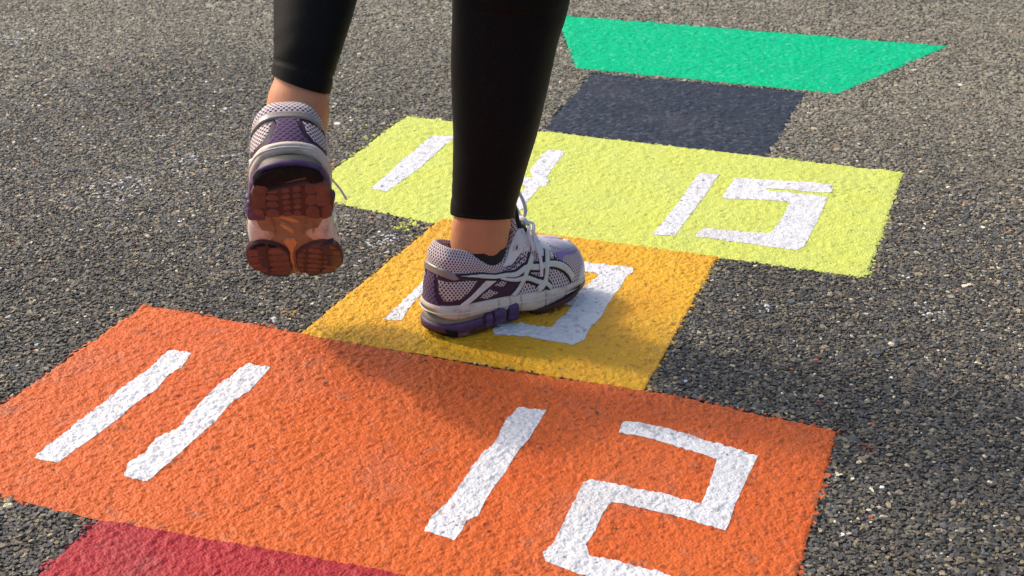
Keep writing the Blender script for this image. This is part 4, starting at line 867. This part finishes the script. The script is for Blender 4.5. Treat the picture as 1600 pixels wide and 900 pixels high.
for rings, top, ax, fr in ((R_, RTOP, RAX, RFRAME), (L__, LTOP, LAX, LFRAME)):
    C, R = leg_parts(rings, top, 0, 0)
    R = [(a - (.003 if C[i][2] > rings[6][2] - .02 else 0) - (.004 if C[i][2] > rings[7][2] else 0), b - (.003 if C[i][2] > rings[6][2] - .02 else 0) - (.004 if C[i][2] > rings[7][2] else 0)) for i, (a, b) in enumerate(R)]
    parts.append(closed(*tube_rings(C, R, ax)))
    C2, R2 = foot_rings(fr, C[0]); parts.append(closed(*tube_rings(C2, R2, fr[0][:, 0])))
    h_ = np.array([to_world(fr, (0, .070, .060)), np.array(C[0]) * .5 + to_world(fr, (0, .072, .075)) * .5, np.array(C[0]), np.array(C[2])])
    parts.append(closed(*tube_rings(h_, [(.024, .024), (.026, .026), (rings[0][3] * .95, rings[0][4] * .95), (rings[2][3] * .97, rings[2][4] * .97)], ax)))
    lat = fr[0][:, 0] * (1 if fr is RFRAME else -1)
    for sg, dz in ((1, .0), (-1, .008)):                          # ankle bones
        b_ = np.array(rings[3 if fr is RFRAME else 2][:3]) + lat * sg * (rings[3][4] if fr is RFRAME else rings[2][3]) * .82 + np.array((0, 0, dz)); u3 = np.array((0, 0, .011))
        parts.append(closed(*tube_rings([b_ - u3, b_ - u3 * .5, b_, b_ + u3 * .5, b_ + u3 * 1.3], [(.003, .003), (.008, .0075), (.0095, .009), (.008, .0075), (.002, .002)], ax)))
    back = -fr[0][:, 1] if fr is RFRAME else -FV * .9                # tendon
    t_ = [np.array(rings[q][:3]) + back * (rings[q][3] if fr is RFRAME else rings[q][4]) * .80 for q in (1, 2, 3, 4, 5)]
    parts.append(closed(*tube_rings(t_, [(.0085, .0085)] * 5, ax)))
parts.append(closed(*tube_rings(pelvis_C, [(a - .004, b - .004) for a, b in pelvis_R], (1, 0, 0))))
V, F = merge(parts)
body = mesh_obj('body', V, F, skin, person)
rm = body.modifiers.new('remesh', 'REMESH'); rm.mode = 'VOXEL'; rm.voxel_size = .0045; rm.use_smooth_shade = True
smd = body.modifiers.new('smooth', 'SMOOTH'); smd.iterations = 6; smd.factor = .5
def legging(rings, top, ax, first, hemdrop):
    C, R = leg_parts(rings, top, -.0005, first); V, F, n_, seg = tube_rings(C, R, ax, seg=72, sub=8)
    d = np.array(C[0]) - np.array(C[1]); d /= np.linalg.norm(d); V = V.reshape(n_, seg, 3)
    z = np.linalg.norm(V.mean(1) - V[0].mean(0), axis=1)
    cen = V.mean(1, keepdims=True); rad = V - cen; rad /= np.linalg.norm(rad, axis=2, keepdims=True)
    hem = .0011 * sm(.0165, .0145, z) - .0009 * np.exp(-((z - .0172) / .0012) ** 2)                 # turned hem and its stitching line
    ang = np.linspace(0, 2 * np.pi, seg, endpoint=False)
    wr = .00035 * np.sin(z[:, None] * 260 + 2 * np.sin(ang[None] * 2 + z[:, None] * 30)) * np.exp(-((z[:, None] - .035) / .03) ** 2)
    V = V + rad * (hem[:, None] + wr)[:, :, None]
    k = np.exp(-z / .03)[:, None, None]; V = V + d * (hemdrop(ang)[None, :, None]) * k
    inner = [V[0] - rad[0] * .0022 + d * .0004, V[0] - rad[0] * .0026 - d * .006, V[0] - rad[0] * .0026 - d * .02]
    V = np.concatenate([np.stack(inner[::-1]), V]); n2 = len(V); i = np.arange(seg); j = (i + 1) % seg
    F = np.concatenate([np.stack([q * seg + i, q * seg + j, (q + 1) * seg + j, (q + 1) * seg + i], 1) for q in range(n2 - 1)])
    return V.reshape(-1, 3), F.tolist()
pv = closed(*tube_rings(pelvis_C, pelvis_R, (1, 0, 0)))
V, F = merge([legging(R_, RTOP, RAX, 5, lambda a: .000 + .0 * a), legging(L__, LTOP, LAX, 5, lambda a: .0055 * np.cos(a)), pv])
mesh_obj('leggings', V, F, cloth, person)
for rings, ax, fr, k_ in ((R_, RAX, RFRAME, 1), (L__, LAX, LFRAME, 2)):
    C2 = [to_world(fr, (0, .075, .045)), to_world(fr, (0, .076, .07)), to_world(fr, (0, .078, .088)) * .6 + rings[0][:3] * .4] + ([np.array(rings[1][:3]), rings[2][:3] * .5 + rings[3][:3] * .5] if k_ == 1 else [np.array(rings[1][:3])])
    rr = [(.036, .026), (.038, .027), (.0385, .0285)] + [(rings[q][3] + .0011, rings[q][4] + .0011) for q in ((1, 2) if k_ == 1 else (1,))]
    if k_ == 2: rr = [(b, a) for a, b in rr[:3]] + rr[3:]
    V, F, n_, seg = tube_rings(C2, rr, ax); mesh_obj('sock', V, F, MS['lining'], person)
# ---------------------------------------------------------------- loose grit lying on the paint
MG = simple_mat('grit', (.06, .055, .05), .8, .4, 300, .4, 900)
for (px, py), r_, lab in zip(DATA['peb'], (.0030, .0024, .0024, .0020), ('dark grit pebble lying on the orange paint above the left of 12', 'dark grit pebble lying on the orange paint left of the top of the 2', 'dark grit pebble at the seam between the yellow and orange paint', 'small dark grit pebble on the orange paint near the left edge')):
    me = rock(int(px * 1000) % 50); me.materials.clear(); me.materials.append(MG)
    h_ = float(HF[int((px - HX0) / HS), int((py - HY0) / HS)])
    o = bpy.data.objects.new('pebble', me); COL.objects.link(o); o.location = (px, py, h_ + .0012 + r_ * .4); o.scale = (r_, r_ * .8, r_ * .6); o.rotation_euler = (.1, .2, px * 9)
    tag(o, lab, 'pebble', 'loose grit on the paint')
